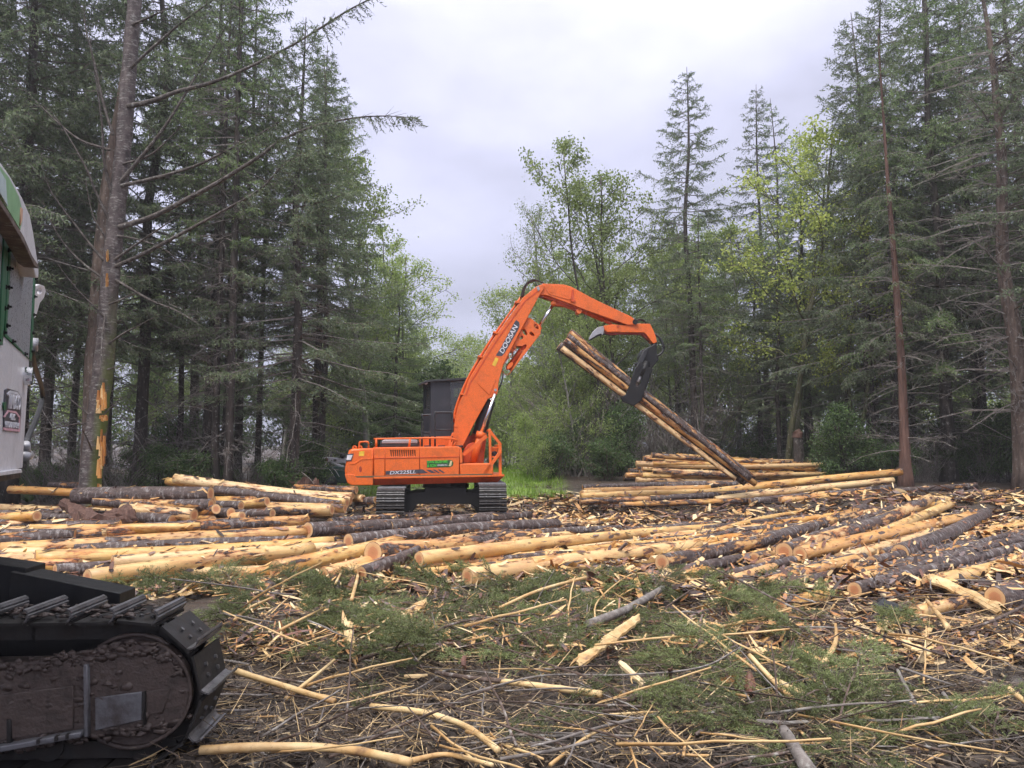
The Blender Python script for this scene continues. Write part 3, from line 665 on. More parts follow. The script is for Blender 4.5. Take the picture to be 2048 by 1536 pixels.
# live heel with hooked tine
heel = plate(EX, 'live_heel', [(1209, 651), (1226, 648.5), (1246, 651), (1258, 649.8), (1270, 647), (1300, 647.5), (1307, 661), (1311.5, 672), (1314, 684), (1307, 687), (1302, 682), (1293, 669), (1288, 665), (1246, 664.5), (1214, 664.5), (1210, 660)], -.17, .17, O_, ex, bev=.012)
plate(EX, 'heel_belly', [(1210, 662), (1288, 664), (1303, 683), (1299, 682), (1284, 669), (1240, 668), (1228, 670), (1212, 668)], -.1, .1, M['red_dark'], heel, bev=.006)
plate(EX, 'seam_plate', [(1226, 649), (1244, 651), (1239, 662), (1214, 664), (1211, 655)], -.182, -.16, O_, heel, bev=.004)
disc('pin', E(1236.5, 652.5, -.2), .045, -.195, -.15, OD, heel, 12)
plate(EX, 'hooked_tine', [(1206, 651.5), (1209, 657), (1206.5, 668), (1204.5, 670), (1202, 667), (1194, 670), (1184, 676), (1177, 681), (1180, 673), (1187, 662), (1195, 655)], -.07, .07, M['grey_steel'], heel, bev=.01)
plate(EX, 'wear_edge', [(1204, 667), (1238, 665), (1230, 670.5), (1216, 669), (1202, 670), (1190, 675.5), (1177, 682), (1186, 674), (1195, 669)], -.06, .06, M['black_steel'], heel, bev=.004)
# grapple
gp = empty('grapple'); gp.parent = ex
BS = M['black_steel']
plate(EX, 'grapple_head', [(1303, 692), (1310, 687), (1314, 690), (1314, 702), (1318, 720), (1310, 729), (1301, 740), (1293, 738), (1284, 727), (1281, 712), (1286, 700), (1294, 695)], -.26, .26, BS, gp, bev=.03)
plate(EX, 'link', [(1302, 696), (1305, 685), (1308, 680), (1314, 681), (1314, 688), (1309, 698)], -.07, .07, BS, gp, bev=.015)
plate(EX, 'cover_plate', [(1281, 713), (1288, 700), (1294, 697), (1297, 700), (1288, 720), (1276, 742), (1270, 748), (1275, 727)], -.33, -.24, M['grey_steel'] if False else M['black_paint'], gp, bev=.02)
pipe('tong_cylinder', [E(1294, 724, -.33), E(1281, 752, -.33)], .11, BS, gp, 16)
pipe('tong_rod', [E(1282, 750, -.33), E(1275, 765, -.33)], .06, M['grey_steel'], gp, 12)
for va, vb, dx in ((-.42, -.30, 0), (.30, .42, 2)):
    plate(EX, 'tong', [(1279 + dx, 724), (1304 + dx, 738), (1298 + dx, 756), (1291 + dx, 776), (1284 + dx, 800), (1268 + dx, 812), (1246 + dx, 803), (1242 + dx, 794), (1252 + dx, 789), (1258 + dx, 774), (1264 + dx, 756), (1270 + dx, 738)], va, vb, BS, gp, holes=[oval(1278 + dx, 762, 5, 12, 22)], bev=.02)
plate(EX, 'clamp_band', [(1279, 722), (1303, 731), (1302, 735), (1278, 726)], -.35, .3, BS, gp, bev=.008)
pipe('tong_bridge', [E(1254, 800, -.4), E(1256, 800, .42)], .07, BS, gp, 12)
for k in range(2):
    pipe('hose', smooth_path([E(1309, 668, -.1 + k * .2), E(1319, 676, -.1 + k * .2), E(1326 + k, 690, -.1 + k * .2), E(1325, 703, -.1 + k * .2), E(1316, 711, -.1 + k * .2), E(1306, 710, -.1 + k * .2)], 4), .04, M['rubber'], gp)
for k in range(3): pipe('hose', smooth_path([E(1271, 641, -.1 + k * .08), E(1280, 638 + k, -.1 + k * .08), E(1289, 641 + k, -.1 + k * .08), E(1292, 648, -.1 + k * .08)], 4), .018, M['rubber'], heel)
# boom cylinders
for v, dx in ((-.42, 0), (.42, -9)):
    cy = pipe('boom_cylinder', [E(946 + dx, 925, v), E(962 + dx, 868, v)], .115, O_, ex, 18)
    pipe('cylinder_gland', [E(959.5 + dx, 876, v), E(963 + dx, 864, v)], .15, O_, cy, 18)
    pipe('boom_rod', [E(962 + dx, 866, v), E(990 if dx == 0 else 989, 788, v)], .055, M['chrome'], cy, 14)
pipe('hose_bundle', smooth_path([E(957, 870, .1), E(965, 845, .1), E(978, 800, .1)], 3), .22, M['rubber'], ex, 10)
plate(EX, 'boom_foot', [(926, 903), (943, 870), (975, 858), (967, 926), (926, 926)], .34, .5, OD, ex, bev=.02)
plate(EX, 'foot_cheek', [(926, 902), (936, 888), (948, 884), (945, 926), (926, 926)], -.32, -.2, OD, ex, bev=.02)
# front guard
fg = empty('front_guard'); fg.parent = ex
def bar(a, b_, w, v, th=.06, name='guard_bar'):
    A_, B_ = np.array(a, float), np.array(b_, float); d = B_ - A_; d /= np.linalg.norm(d); n_ = np.array([-d[1], d[0]]) * w / 2
    return plate(EX, name, [tuple(A_ + n_), tuple(B_ + n_), tuple(B_ - n_), tuple(A_ - n_)], v, v + th, O_, fg, bev=.006)
bar((979.5, 858), (981, 928), 5, VN + .06); bar((978, 860), (1002, 890), 5.5, VN + .05); bar((1000, 889), (1000.5, 951), 6, VN + .06)
bar((1001.5, 903), (966, 952), 6.5, VN - .03); bar((981, 895), (997, 895), 3, VN + .1); bar((981, 914), (997, 914), 3, VN + .1); bar((926, 910), (974, 872), 7, VN + .4)
for y0_, y1_ in ((896, 905),): plate(EX, 'guard_plate', [(983, y0_), (996, y0_), (996, y1_), (983, y1_)], VN + .25, VN + .3, O_, fg, bev=.006)
pipe('lamp', [E(989, 908, VN + .2), E(989, 908, VN + .35)], .09, M['rubber'], fg, 14)
for xx in (979.5, 1000): bar((xx, 858 if xx < 990 else 890), (xx + 1, 950), 5, 1.1)
for (x, y) in ((979.5, 860), (1000, 891)):
    pipe('guard_rail', [E(x, y, VN + .08), (E(x, y, VN + .08)[0], 1.12, E(x, y, VN + .08)[2])], .04, O_, fg)

# ================================================================== tracked harvester at the left edge
TK = Frame(at(252, 1392, 5.3), R_(3.0))
CB0 = at(0, 945, 5.0); yawc = math.atan2(2.25, -1.2)
CF = Frame(CB0, yawc)
hv = empty('tracked_harvester', (TK.O[0], TK.O[1], 0), 0.)
tag(hv, 'muddy tracked harvester with off-white cab and green bolted window frames', 'harvester')
tk = empty('track'); tk.parent = hv; tk.matrix_local = Matrix.Translation((0, 0, TK.O[2])) @ Matrix.Rotation(TK.yaw, 4, 'Z')
T = TK.p; r = .465; L = 3.6
M['grouser_mud'] = paint('muddy_grouser_steel', (.15, .145, .145), (.018, .014, .012), 1.0, .36, .5, scale=7, bumpy=.5)
sm = MB(); pitch = .275; h = .26
sm.box(-pitch * .5, pitch * .44, -h, h, 0, .018, 1)
prof = [(.32, .0), (.38, .015), (.42, .035), (.43, .055), (.40, .07), (.34, .078)]
for q in range(len(prof) - 1):
    (x0, z0), (x1, z1) = prof[q], prof[q + 1]; n_ = np.array([z1 - z0, -(x1 - x0)]); n_ = n_ / np.linalg.norm(n_) * .014
    x0 *= pitch; x1 *= pitch; z0 += .018; z1 += .018
    sm.hexa([(x0, -h, z0), (x0 + n_[0], -h, z0 + n_[1]), (x0 + n_[0], h, z0 + n_[1]), (x0, h, z0), (x1, -h, z1), (x1 + n_[0], -h, z1 + n_[1]), (x1 + n_[0], h, z1 + n_[1]), (x1, h, z1)])
for q in (-.15, .12):
    for s_ in (-.1, .1): sm.tube([(q * pitch, s_, .01), (q * pitch, s_, .035)], .016, 6)
hme = sm.mesh('track_shoe', [M['grouser_mud'], M['track_dark']])
for (a, z, an) in loop_points(L, r, pitch):
    o = link('track_shoe', hme, tk)
    o.matrix_local = Matrix.Translation((a - L / 2, .26, z)) @ Matrix.Rotation(an, 4, 'Y')
TD = M['track_dark']
M['mud_steel'] = paint('mud_caked_steel', (.085, .062, .052), (.028, .019, .015), 1.0, .40, .1, scale=6, bumpy=1.0)
M['worn_plate'] = paint('worn_grey_plate', (.17, .17, .18), (.05, .034, .026), 1.0, .34, .3, scale=5, bumpy=.5)
lk = MB()
for (a, z, an) in loop_points(L, r - .07, pitch):
    ca, sa = math.cos(an), math.sin(an)
    for vv in (.14, .33):
        c8 = []
        for zz in (-.055, .055):
            for (xx, yy) in ((-.15, 0), (.15, 0), (.15, .05), (-.15, .05)): c8.append((a - L / 2 + xx * ca + zz * sa, vv + yy, z - xx * sa + zz * ca))
        lk.hexa(c8)
lk.build('track_chain', TD, tk)
idl = MB(); idl.tube([(0, .12, 0), (0, .40, 0)], .36, 36); idl.build('idler', M['mud_steel'], tk, False)
ri = MB()
ang = np.linspace(0, 2 * math.pi, 41); rp = np.stack([.375 * np.sin(ang), np.full(41, .11), .375 * np.cos(ang)], -1); ri.tube(rp, .018, 6, cap=False); ri.build('idler_rim', M['mud_steel'], tk, True)
fr_ = MB(); fr_.box(-4.6, -.05, .10, .42, -.30, .17); bevel(fr_.build('side_frame', M['mud_steel'], tk), .03)
def tplate(name, pts, v0, v1, mat, bev=.008): return plate(TK, name, pts, v0, v1, mat, tk, bev=bev)
tplate('side_guard', [(-80, 1334), (60, 1322), (160, 1306), (205, 1296), (262, 1284), (318, 1287), (352, 1304), (374, 1334), (382, 1372), (378, 1412), (366, 1442), (335, 1456), (190, 1476), (165, 1478), (-80, 1512)], .05, .12, M['mud_steel'], .02)
tplate('rim_band', oval(262, 1384, 122, 110, 0, 40)[-7:] + oval(262, 1384, 122, 110, 0, 40)[:9] + oval(262, 1384, 116, 104, 0, 40)[:9][::-1] + oval(262, 1384, 116, 104, 0, 40)[-7:][::-1], .03, .07, M['mud_steel'], .004)
tplate('guard_plate', [(190, 1396), (283, 1384), (284, 1440), (190, 1462)], .035, .07, M['worn_plate'], .006)
tplate('guard_plate', [(292, 1382), (338, 1378), (326, 1424), (292, 1432)], .038, .07, M['mud_steel'], .006)
tplate('guard_plate', [(-60, 1400), (146, 1372), (146, 1458), (-60, 1492)], .035, .07, M['mud_steel'], .006)
tplate('guard_rib', [(166, 1330), (174, 1330), (176, 1474), (167, 1476)], .01, .1, M['worn_plate'])
tplate('guard_rib', [(283, 1385), (288, 1385), (290, 1450), (285, 1452)], .015, .1, TD)
tplate('guard_rib', [(12, 1440), (20, 1440), (22, 1490), (12, 1492)], .02, .1, TD)
tplate('lower_rail', [(-80, 1508), (160, 1465), (160, 1476), (-80, 1520)], -.03, .1, M['worn_plate'])
for x in (108, 130, 72): tplate('rail_tab', [(x, 1470 - (x - 130) * .18), (x + 6, 1469 - (x - 130) * .18), (x + 6, 1478 - (x - 130) * .18), (x, 1479 - (x - 130) * .18)], -.04, .0, TD, .003)
for k, x in enumerate(np.linspace(-3.4, -.55, 8)): disc('roller', (x, 0, -.36), .10, .12, .40, TD, tk, 16)
pl_ = MB()
for pa, pb, dv in (((20, 1143), (240, 1187), .0), ((-120, 1112), (52, 1136), .05)):
    a, b_ = T(*pa, .72 + dv), T(*pb, .72 + dv)
    pl_.hexa([(a[0], .72 + dv, -.2), (b_[0], .72 + dv, -.2), (b_[0], 1.0 + dv, -.2), (a[0], 1.0 + dv, -.2), a, b_, (b_[0], 1.0 + dv, b_[2]), (a[0], 1.0 + dv, a[2])])
bevel(pl_.build('deck_plate', M['black_steel'], tk), .008)
rs = np.random.RandomState(12); mk = MB(); ic = bmesh.new(); bmesh.ops.create_icosphere(ic, subdivisions=1, radius=1.0); iv = np.array([v.co[:] for v in ic.verts]); fi = np.array([[v.index for v in f.verts] for f in ic.faces]); ic.free()
for k in range(420):
    if k < 150: px_, py_, vv = rs.uniform(-40, 360), 0, .05; py_ = np.interp(px_, [-40, 160, 262, 340, 375], [1332, 1308, 1286, 1300, 1340]) + rs.uniform(-6, 22)
    elif k < 230: px_ = rs.uniform(-20, 380); py_ = np.interp(px_, [-20, 165, 335, 380], [1500, 1476, 1456, 1430]) + rs.uniform(-14, 8); vv = .05
    elif k < 320: px_, py_, vv = rs.uniform(-20, 370), rs.uniform(1320, 1450), .055
    else: px_, py_, vv = rs.uniform(-20, 330), 1237, rs.uniform(.03, .48)
    q = T(px_, py_, vv); z_ = q[2] if k < 320 else TK.p(200, 1240, .0)[2] + .015
    s_ = rs.uniform(.008, .028); V = iv * (1 + .4 * rs.normal(size=(len(iv), 1))) * s_ * np.array([1.6, .7 if k < 320 else 1.2, 1.0 if k < 320 else .5]); mk.add(V + np.array([q[0], vv, z_]), fi)
mo = mk.build('caked_mud', M['mud_steel'], tk, True); mo['kind'] = 'stuff'
# cab
hc = empty('cab'); hc.parent = hv; hc.matrix_local = Matrix.Translation(Vector(CB0) - Vector((TK.O[0], TK.O[1], 0))) @ Matrix.Rotation(yawc, 4, 'Z')
C = CF.p
def cplate(name, pts, v0, v1, mat, holes=(), bev=.006, parent=None, vref=None): return plate(CF, name, pts, v0, v1, mat, parent or hc, holes=holes, bev=bev, vref=vref)
WP = M['white_paint']
cplate('front_wall', [(-45, 958), (45, 936), (47, 900), (57, 745), (68, 545), (64, 520), (20, 440), (0, 405), (-45, 290)], 0, .06, WP)
cplate('cab_body', [(-45, 950), (42, 933), (54, 745), (66, 545), (62, 520), (20, 440), (0, 405), (-45, 290)], .07, 1.5, WP, bev=.02)
cplate('roof_cap', [(-45, 250), (0, 322), (20, 350), (45, 395), (60, 430), (66, 460), (72, 500), (77, 532), (77, 556), (72, 556), (64, 520), (48, 478), (20, 430), (0, 400), (-45, 285)], -.10, 1.55, WP, bev=.012)
cplate('roof_lip', [(-45, 282), (0, 397), (20, 427), (48, 473), (65, 512), (77, 530), (77, 537), (68, 530), (48, 487), (20, 440), (0, 410), (-45, 292)], -.13, -.04, M['red_dark'] if False else M['bark_brown'], bev=.004)
cplate('roof_graphic', [(-40, 275), (0, 332), (18, 355), (38, 393), (45, 420), (45, 440), (41, 460), (20, 425), (0, 392), (-40, 283)], -.106, -.095, plain('pale_green_graphic', (.22, .42, .20), .5), bev=.001)
cplate('roof_graphic', [(0, 340), (12, 360), (14, 395), (16, 413), (0, 385)], -.112, -.098, plain('pale_blue_graphic', (.45, .55, .55), .5), bev=.001)
cplate('roof_graphic', [(43, 415), (46, 418), (45, 440), (41, 452)], -.112, -.098, plain('pale_orange_graphic', (.62, .35, .22), .5), bev=.001)
GW = [[(24, 482), (69, 541), (60, 718), (14, 668)], [(-40, 330), (17, 447), (8, 590), (2, 687), (-40, 650)]]
def grow(p, k):
    p = np.array(p, float); c = p.mean(0); d = p - c; return [tuple(q) for q in (c + d + np.sign(d) * k)]
for gw in GW:
    gg = grow(gw, 3.8); wf = empty('window'); wf.parent = hc
    for e in range(len(gw)):
        e2 = (e + 1) % len(gw); cplate('frame_bar', [gg[e], gg[e2], gw[e2], gw[e]], -.010, .02, M['green_paint'], bev=.002, parent=wf)
    cplate('window_pane', grow(gw, 1.0), -.004, -.001, M['lexan'], bev=.001, parent=wf)
    gq = np.array(grow(gw, 2.2)); me_b = None
    for e in range(len(gq)):
        a, b_ = gq[e], gq[(e + 1) % len(gq)]; nb2 = max(2, int(np.linalg.norm(b_ - a) / 36))
        for k in range(nb2):
            q = a + (b_ - a) * (k + .5) / nb2
            if q[0] < -8: continue
            c_ = C(q[0], q[1], -.01); bo = MB(); bo.tube([(c_[0], -.034, c_[2]), (c_[0], -.008, c_[2])], .008, 6); bo.tube([(c_[0], -.02, c_[2]), (c_[0], -.008, c_[2])], .015, 8); bo.build('bolt', M['black_steel'], wf)
cplate('frame_post', [(10, 455), (18, 452), (12, 560), (6, 690), (0, 690), (4, 580)], -.014, .0, M['green_paint'])
cplate('hinge', [(66, 573), (80, 569), (89, 572), (92, 582), (88, 596), (80, 606), (72, 634), (64, 640)], .3, .36, WP, holes=[oval(79, 582, 5.5, 6.5)], bev=.006)
for k, x in enumerate((48,)):
    q = C(x, 752, 0); wl_ = MB(); wl_.tube([(q[0], -.06, q[2]), (q[0], .0, q[2])], .075, 20); wl_.build('work_light', M['chrome'], hc)
LG = cplate('maker_decal', [(9, 812), (11, 780), (16, 777), (36, 783), (43, 795), (42, 835), (40, 864), (8, 860)], -.008, .0, M['decal_dark'], bev=.0005)
cplate('decal_green_patch', [(8, 805), (13, 803), (13, 818), (8, 820)], -.011, -.004, M['green_paint'], bev=.0005, parent=LG)
cplate('decal_arch', [(14, 787), (21, 781), (35, 784), (41, 793), (39, 797), (34, 789), (21, 786), (15, 792)], -.012, -.004, M['decal_white'], bev=.0005, parent=LG)
cplate('decal_border', [(8.5, 833), (17, 820), (33, 823), (41, 834), (40, 864), (9, 860), (9, 855), (38, 858.5), (39, 836), (32, 827), (18, 824), (10, 835)], -.012, -.004, M['decal_pink'], bev=.0005, parent=LG)
def ctext(s, p0, p1, h_, mat):
    o = text(CF, 'lettering', s, p0, p1, h_, -.014, mat, LG); return o
ctext('TIMBCO', (14, 817), (40, 820), 27, M['decal_white']); ctext('425C', (20, 840), (29.5, 841), 12, M['decal_white']); ctext('HYDRO BUNCHER', (11, 855), (38, 857), 11, M['decal_white'])
cplate('sill', [(-45, 950), (43, 938), (45, 945), (-45, 959)], -.04, 1.4, WP, bev=.004)
cplate('turntable_plate', [(-45, 959), (42, 945), (42, 955), (-45, 974)], .1, 1.6, M['black_steel'], bev=.01)
pipe('coolant_hose', smooth_path([C(63, 700, .1), C(70, 735, .1), C(82, 770, .1), C(84, 800, .1), C(72, 838, .1), C(55, 878, .1), C(52, 900, .1)], 4), .028, M['rubber'], hc)
for (x0, y0, x1, y1, r_) in ((66, 676, 65, 702, .05), (52, 888, 54, 912, .04), (50, 913, 58, 910, .05)): pipe('hose_fitting', [C(x0, y0, .1), C(x1, y1, .1)], r_, M['grey_steel'], hc, 10)
pd = MB(); ct = np.array([-2.6, 1.4, 0]); pd.tube([(-3.2, 1.2, .55), (-3.2, 1.2, 1.75)], .6, 20); pd.build('turntable', M['black_steel'], hv)
cfb = MB(); cfb.box(-4.2, -1.5, .62, 2.2, .35, .75); bevel(cfb.build('car_body', M['black_steel'], hv), .04)
# ================================================================== felled logs, each with its sawn ends
rng = np.random.RandomState(7)
def cap_mesh():
    b_ = MB(); n = 20; th = np.arange(n) * 2 * math.pi / n
    v = [(0.0, 0, 0)] + [(0, math.cos(a) * .55, math.sin(a) * .55) for a in th] + [(0, math.cos(a), math.sin(a)) for a in th]
    f3 = [(0, 1 + k, 1 + (k + 1) % n) for k in range(n)]
    f4 = [(1 + k, 1 + n + k, 1 + n + (k + 1) % n, 1 + (k + 1) % n) for k in range(n)]
    b_.add(v, f3, f4); return b_.mesh('cut_end', M['end'])
CAP = cap_mesh(); LOGS = []
STATE = lambda p: 'stripped bare' if p > .8 else ('mostly peeled' if p > .58 else ('half peeled' if p > .38 else 'still in dark bark'))
def log(P, Q, r0, r1, peel, place, group, bend=.03, ends=(1, 1), extra='', seed=None):
    """P and Q are the end centres in metres"""
    P = np.asarray(P, float); Q = np.asarray(Q, float); D = Q - P; L = np.linalg.norm(D); r0 *= .88; r1 *= .86
    rs = np.random.RandomState(seed if seed is not None else rng.randint(1 << 30))
    k = max(8, min(34, int(L / .28))); n = 14
    t = np.linspace(0, 1, k); x = t * L
    by = bend * L * .4 * np.sin(math.pi * t) * rs.uniform(-1, 1); bz = bend * L * .15 * np.sin(math.pi * t) * rs.uniform(-1, 1)
    R = r0 + (r1 - r0) * t
    R = R * (1 + .05 * (np.interp(t, np.linspace(0, 1, 9), rs.rand(9)) - .5))
    th = np.arange(n) * 2 * math.pi / n
    rr = R[:, None] * (1 + .05 * np.sin(2 * th + rs.rand() * 6)[None] + .035 * np.sin(3 * th + rs.rand() * 6)[None] + .06 * (rs.rand(k, n) - .5))
    V = np.stack([np.broadcast_to(x[:, None], (k, n)), by[:, None] + rr * np.cos(th), bz[:, None] + rr * np.sin(th)], -1).reshape(-1, 3)
    b_ = MB(); i_ = np.arange(k - 1)[:, None] * n; j = np.arange(n)[None]; j2 = (j + 1) % n
    b_.add(np.vstack([V, [(0, 0, 0), (L, 0, 0)]]), [[k * n, (q + 1) % n, q] for q in range(n)] + [[k * n + 1, (k - 1) * n + q, (k - 1) * n + (q + 1) % n] for q in range(n)], np.stack([i_ + j, i_ + j2, i_ + n + j2, i_ + n + j], -1).reshape(-1, 4))
    for q in range(int(L * 1.2)):                       # branch stubs
        tt = rs.rand(); a = rs.rand() * 6.28; rq = np.interp(tt, [0, 1], [r0, r1]); d = np.array([.35, math.cos(a), math.sin(a)])
        s0 = np.array([tt * L, np.interp(tt, t, by), np.interp(tt, t, bz)]) + np.array([0, d[1], d[2]]) * rq * .8
        b_.tube([s0, s0 + d * (rq * .2 + rs.uniform(.02, .05))], [.022, .014], 5)
    LOGS.append((P, Q, r0, r1)); me = b_.mesh('log', M['log'], True)
    o = link('log', me); o['peel'] = float(peel)
    ex_ = Vector(D / L); up = Vector((0, 0, 1)) if abs(ex_.z) < .95 else Vector((0, 1, 0))
    ey = up.cross(ex_).normalized(); ez = ex_.cross(ey)
    o.matrix_world = Matrix.Translation(Vector(P)) @ Matrix((ex_, ey, ez)).transposed().to_4x4() @ Matrix.Rotation(rs.rand() * 6.28, 4, 'X')
    if ends[0]:
        e = link('cut_end', CAP, o); e.matrix_local = Matrix.Translation((-.004, 0, 0)) @ Matrix.Rotation(math.pi, 4, 'Z') @ Matrix.Diagonal((1, r0 * .97, r0 * .97, 1))
    if ends[1]:
        e = link('cut_end', CAP, o); e.matrix_local = Matrix.Translation((L + .004, 0, 0)) @ Matrix.Diagonal((1, r1 * .97, r1 * .97, 1))
    rm = max(r0, r1); size = 'thick' if rm > .17 else ('slender' if rm < .118 else 'medium')
    tag(o, (extra + ' ' if extra else '') + f'{size} log {STATE(peel)}, {place}', 'log', group + f', {size} and {STATE(peel)}')
    return o
def glog(p1, p2, r0, r1, peel, place, group, l1=0., l2=0., **kw):
    return log(on_ground(*p1, l1 + r0 * .9), on_ground(*p2, l2 + r1 * .9), r0, r1, peel, place, group, **kw)

# --- logs in the grapple (hang in the loader's plane)
gl = [((1139, 664), (1508, 956), .165, .125, .55, .06), ((1131, 679), (1511, 968), .155, .12, .72, -.24), ((1118, 691), (1490, 966), .18, .12, .12, .0), ((1129, 684), (1478, 955), .15, .11, .2, .24), ((1124, 696), (1470, 958), .11, .09, .75, -.2), ((1136, 671), (1500, 958), .10, .09, .3, -.32)]
for (a, b_, r0, r1, pe, v) in gl:
    def wpt(px, py): q = E(px, py, v); return EX.O + EX.u * q[0] + EX.w * v + np.array([0, 0, q[2]])
    log(wpt(*a), wpt(*b_), r0, r1, pe, 'held aloft in the grapple', 'logs held in the grapple', bend=.02)
# --- front left deck
g_ = 'logs laid in the front deck beside the harvester track'; pl = 'in the long deck between harvester track and mossy tree'
FL = [((-60, 1046), (240, 1049), .12, .11, .25, .35), ((60, 1058), (400, 1054), .12, .12, .95, .3), ((-60, 1062), (215, 1066), .13, .12, .9, .25), ((-80, 1090), (614, 1042), .20, .19, .55, .12), ((-40, 1073), (150, 1070), .15, .14, .3, .2),
      ((0, 1102), (614, 1064), .17, .17, .66, .12), ((150, 1100), (612, 1083), .13, .14, .18, .10), ((-60, 1108), (90, 1106), .14, .13, .95, .1), ((70, 1118), (664, 1085), .17, .15, .97, .16), ((225, 1125), (682, 1094), .14, .14, .95, .1),
      ((110, 1142), (540, 1112), .13, .13, .12, .05), ((150, 1130), (420, 1118), .11, .11, .3, .05), ((175, 1158), (622, 1100), .16, .17, .99, .08), ((-80, 1120), (130, 1120), .15, .14, .8, .08), ((-30, 1136), (160, 1130), .13, .12, .5, .05), ((330, 1092), (640, 1074), .12, .12, .3, .0), ((300, 1108), (640, 1098), .12, .12, .9, .0)]
for a, b_, r0, r1, pe, lf in FL: glog(a, b_, r0, r1, pe, pl, g_, lf, lf)
for k in range(46):
    x0 = rng.uniform(-80, 330); y0 = rng.uniform(1052, 1148); x1 = min(x0 + rng.uniform(220, 420), 590); y1 = y0 - (x1 - x0) * rng.uniform(.03, .11)
    glog((x0, y0), (min(x1, 640), y1), rng.uniform(.07, .13), rng.uniform(.055, .11), float(rng.choice([.1, .3, .6, .9, .98])), pl, g_, .02, .04)
# --- butts and logs in front of the loader
g_ = 'logs lying in front of the loader tracks'; pl = 'lying before the loader tracks, sawn butt showing'
MD = [((616, 1060), (1012, 1030), .20, .16, .22, .16, .1), ((697, 1084), (1113, 1050), .19, .20, .35, .16, .05), ((746, 1106), (1075, 1070), .225, .17, .62, .14, .02), ((660, 1045), (900, 1028), .15, .13, .3, .05, .05), ((780, 1052), (1060, 1030), .14, .13, .15, .12, .05),
      ((838, 1119), (1440, 1055), .145, .12, .93, .14, .1), ((935, 1154), (1400, 1090), .165, .14, .95, .06, .06), ((1060, 1128), (1560, 1062), .14, .12, .9, .1, .1), ((850, 1132), (1180, 1098), .12, .10, .93, .02, .02), ((1090, 1112), (1420, 1076), .13, .11, .85, .0, .0),
      ((724, 1146), (836, 1102), .13, .11, .03, .1, .2), ((930, 1078), (1240, 1058), .12, .12, .3, .02, .02), ((1180, 1082), (1438, 1050), .14, .13, .45, .08, .08), ((1020, 1090), (1200, 1072), .11, .10, .2, .1, .1)]
for a, b_, r0, r1, pe, l1, l2 in MD: glog(a, b_, r0, r1, pe, pl, g_, l1, l2)
for k in range(34):
    x0 = rng.uniform(800, 1380); y0 = rng.uniform(1075, 1150) - (x0 - 820) * .03; L_ = rng.uniform(160, 380)
    glog((x0, y0), (x0 + L_, y0 - L_ * rng.uniform(.07, .12)), rng.uniform(.07, .12), rng.uniform(.06, .1), float(rng.choice([.1, .3, .6, .9, .98])), pl, g_, .03, .05)
g_ = 'butt logs heaped at the slash edge'; pl = 'butt end poking from the heap by the fir slash'
for px, py, r0, pe, dx in ((552, 1141, .20, .9, 2.4), (590, 1129, .15, .6, 2.6), (648, 1111, .19, .5, 2.2), (648, 1154, .175, .7, 2.0), (694, 1150, .15, .8, 1.8), (487, 1152, .12, .95, 1.0), (622, 1128, .13, .4, 2.4), (476, 1186, .10, .5, .9)):
    P = on_ground(px, py, r0 * .9); dr = np.array([.7, .9 + .5 * rng.rand(), 0]); Q = P + dr * dx; Q[2] = gz(Q[0], Q[1]) + r0 + .06
    log(P, Q, r0, r0 * .85, pe, pl, g_)
# --- rear left deck behind the mossy tree
g_ = 'logs stacked in the rear deck behind the mossy tree'; pl = 'in the stack between mossy tree and loader'
RL = [((150, 992), (421, 988), .24, .21, .08, 19.6, 'moss-stained'), ((349, 957), (702, 1000), .15, .16, .85, 21.5, ''), ((430, 980), (680, 1010), .15, .15, .3, 20.8, ''), ((590, 976), (713, 980), .14, .14, .4, 22.5, ''), ((538, 1021), (664, 1020), .16, .15, .75, 19.8, ''),
      ((190, 1004), (422, 1010), .16, .18, .5, 19.4, ''), ((245, 1019), (388, 1031), .17, .19, .85, 19.0, ''), ((270, 1032), (345, 1041), .20, .17, .15, 18.9, ''), ((340, 1008), (424, 1003), .16, .17, .6, 19.8, ''), ((400, 1010), (482, 1012), .15, .15, .3, 20.3, ''),
      ((420, 1003), (510, 1004), .15, .16, .9, 20.8, ''), ((440, 1018), (534, 1003), .14, .15, .85, 20.6, ''), ((420, 1027), (462, 1026), .15, .16, .2, 19.5, ''), ((440, 1036), (484, 1032), .13, .13, .9, 19.3, ''), ((395, 1040), (425, 1041), .13, .13, .8, 19.0, ''),
      ((400, 1030), (432, 1018), .14, .15, .7, 19.2, ''), ((560, 1000), (694, 1006), .15, .16, .9, 21.2, ''), ((600, 994), (700, 1002), .14, .15, .6, 22.0, ''), ((470, 1028), (545, 1027), .14, .14, .2, 19.7, ''), ((20, 979), (200, 989), .14, .13, .95, 21.8, ''), ((100, 971), (190, 975), .13, .14, .4, 22.6, ''),
      ((335, 963), (400, 967), .13, .12, .97, 22.6, ''), ((500, 1012), (690, 1017), .13, .14, .8, 20.4, ''), ((460, 1000), (650, 1008), .14, .14, .25, 21.2, ''), ((690, 998), (726, 997), .13, .13, .8, 22.6, ''), ((715, 1004), (752, 1000), .13, .13, .3, 22.4, ''), ((600, 985), (705, 992), .13, .13, .9, 22.4, ''), ((-20, 1036), (74, 1032), .13, .13, .95, 16.5, 'short')]
for a, b_, r0, r1, pe, Yd, ex_ in RL: log(at(*a, Yd + .5), at(*b_, Yd), r0, r1, pe, pl, g_, extra=ex_)
for k in range(30):
    px = rng.uniform(180, 640); b_ = on_ground(px + 60, 1046 - rng.rand() * 22, .12); a = b_ + np.array([-rng.uniform(2.5, 4.5), rng.uniform(.2, .9), .06])
    log(a, b_, rng.uniform(.1, .14), rng.uniform(.11, .16), rng.rand(), pl, g_)
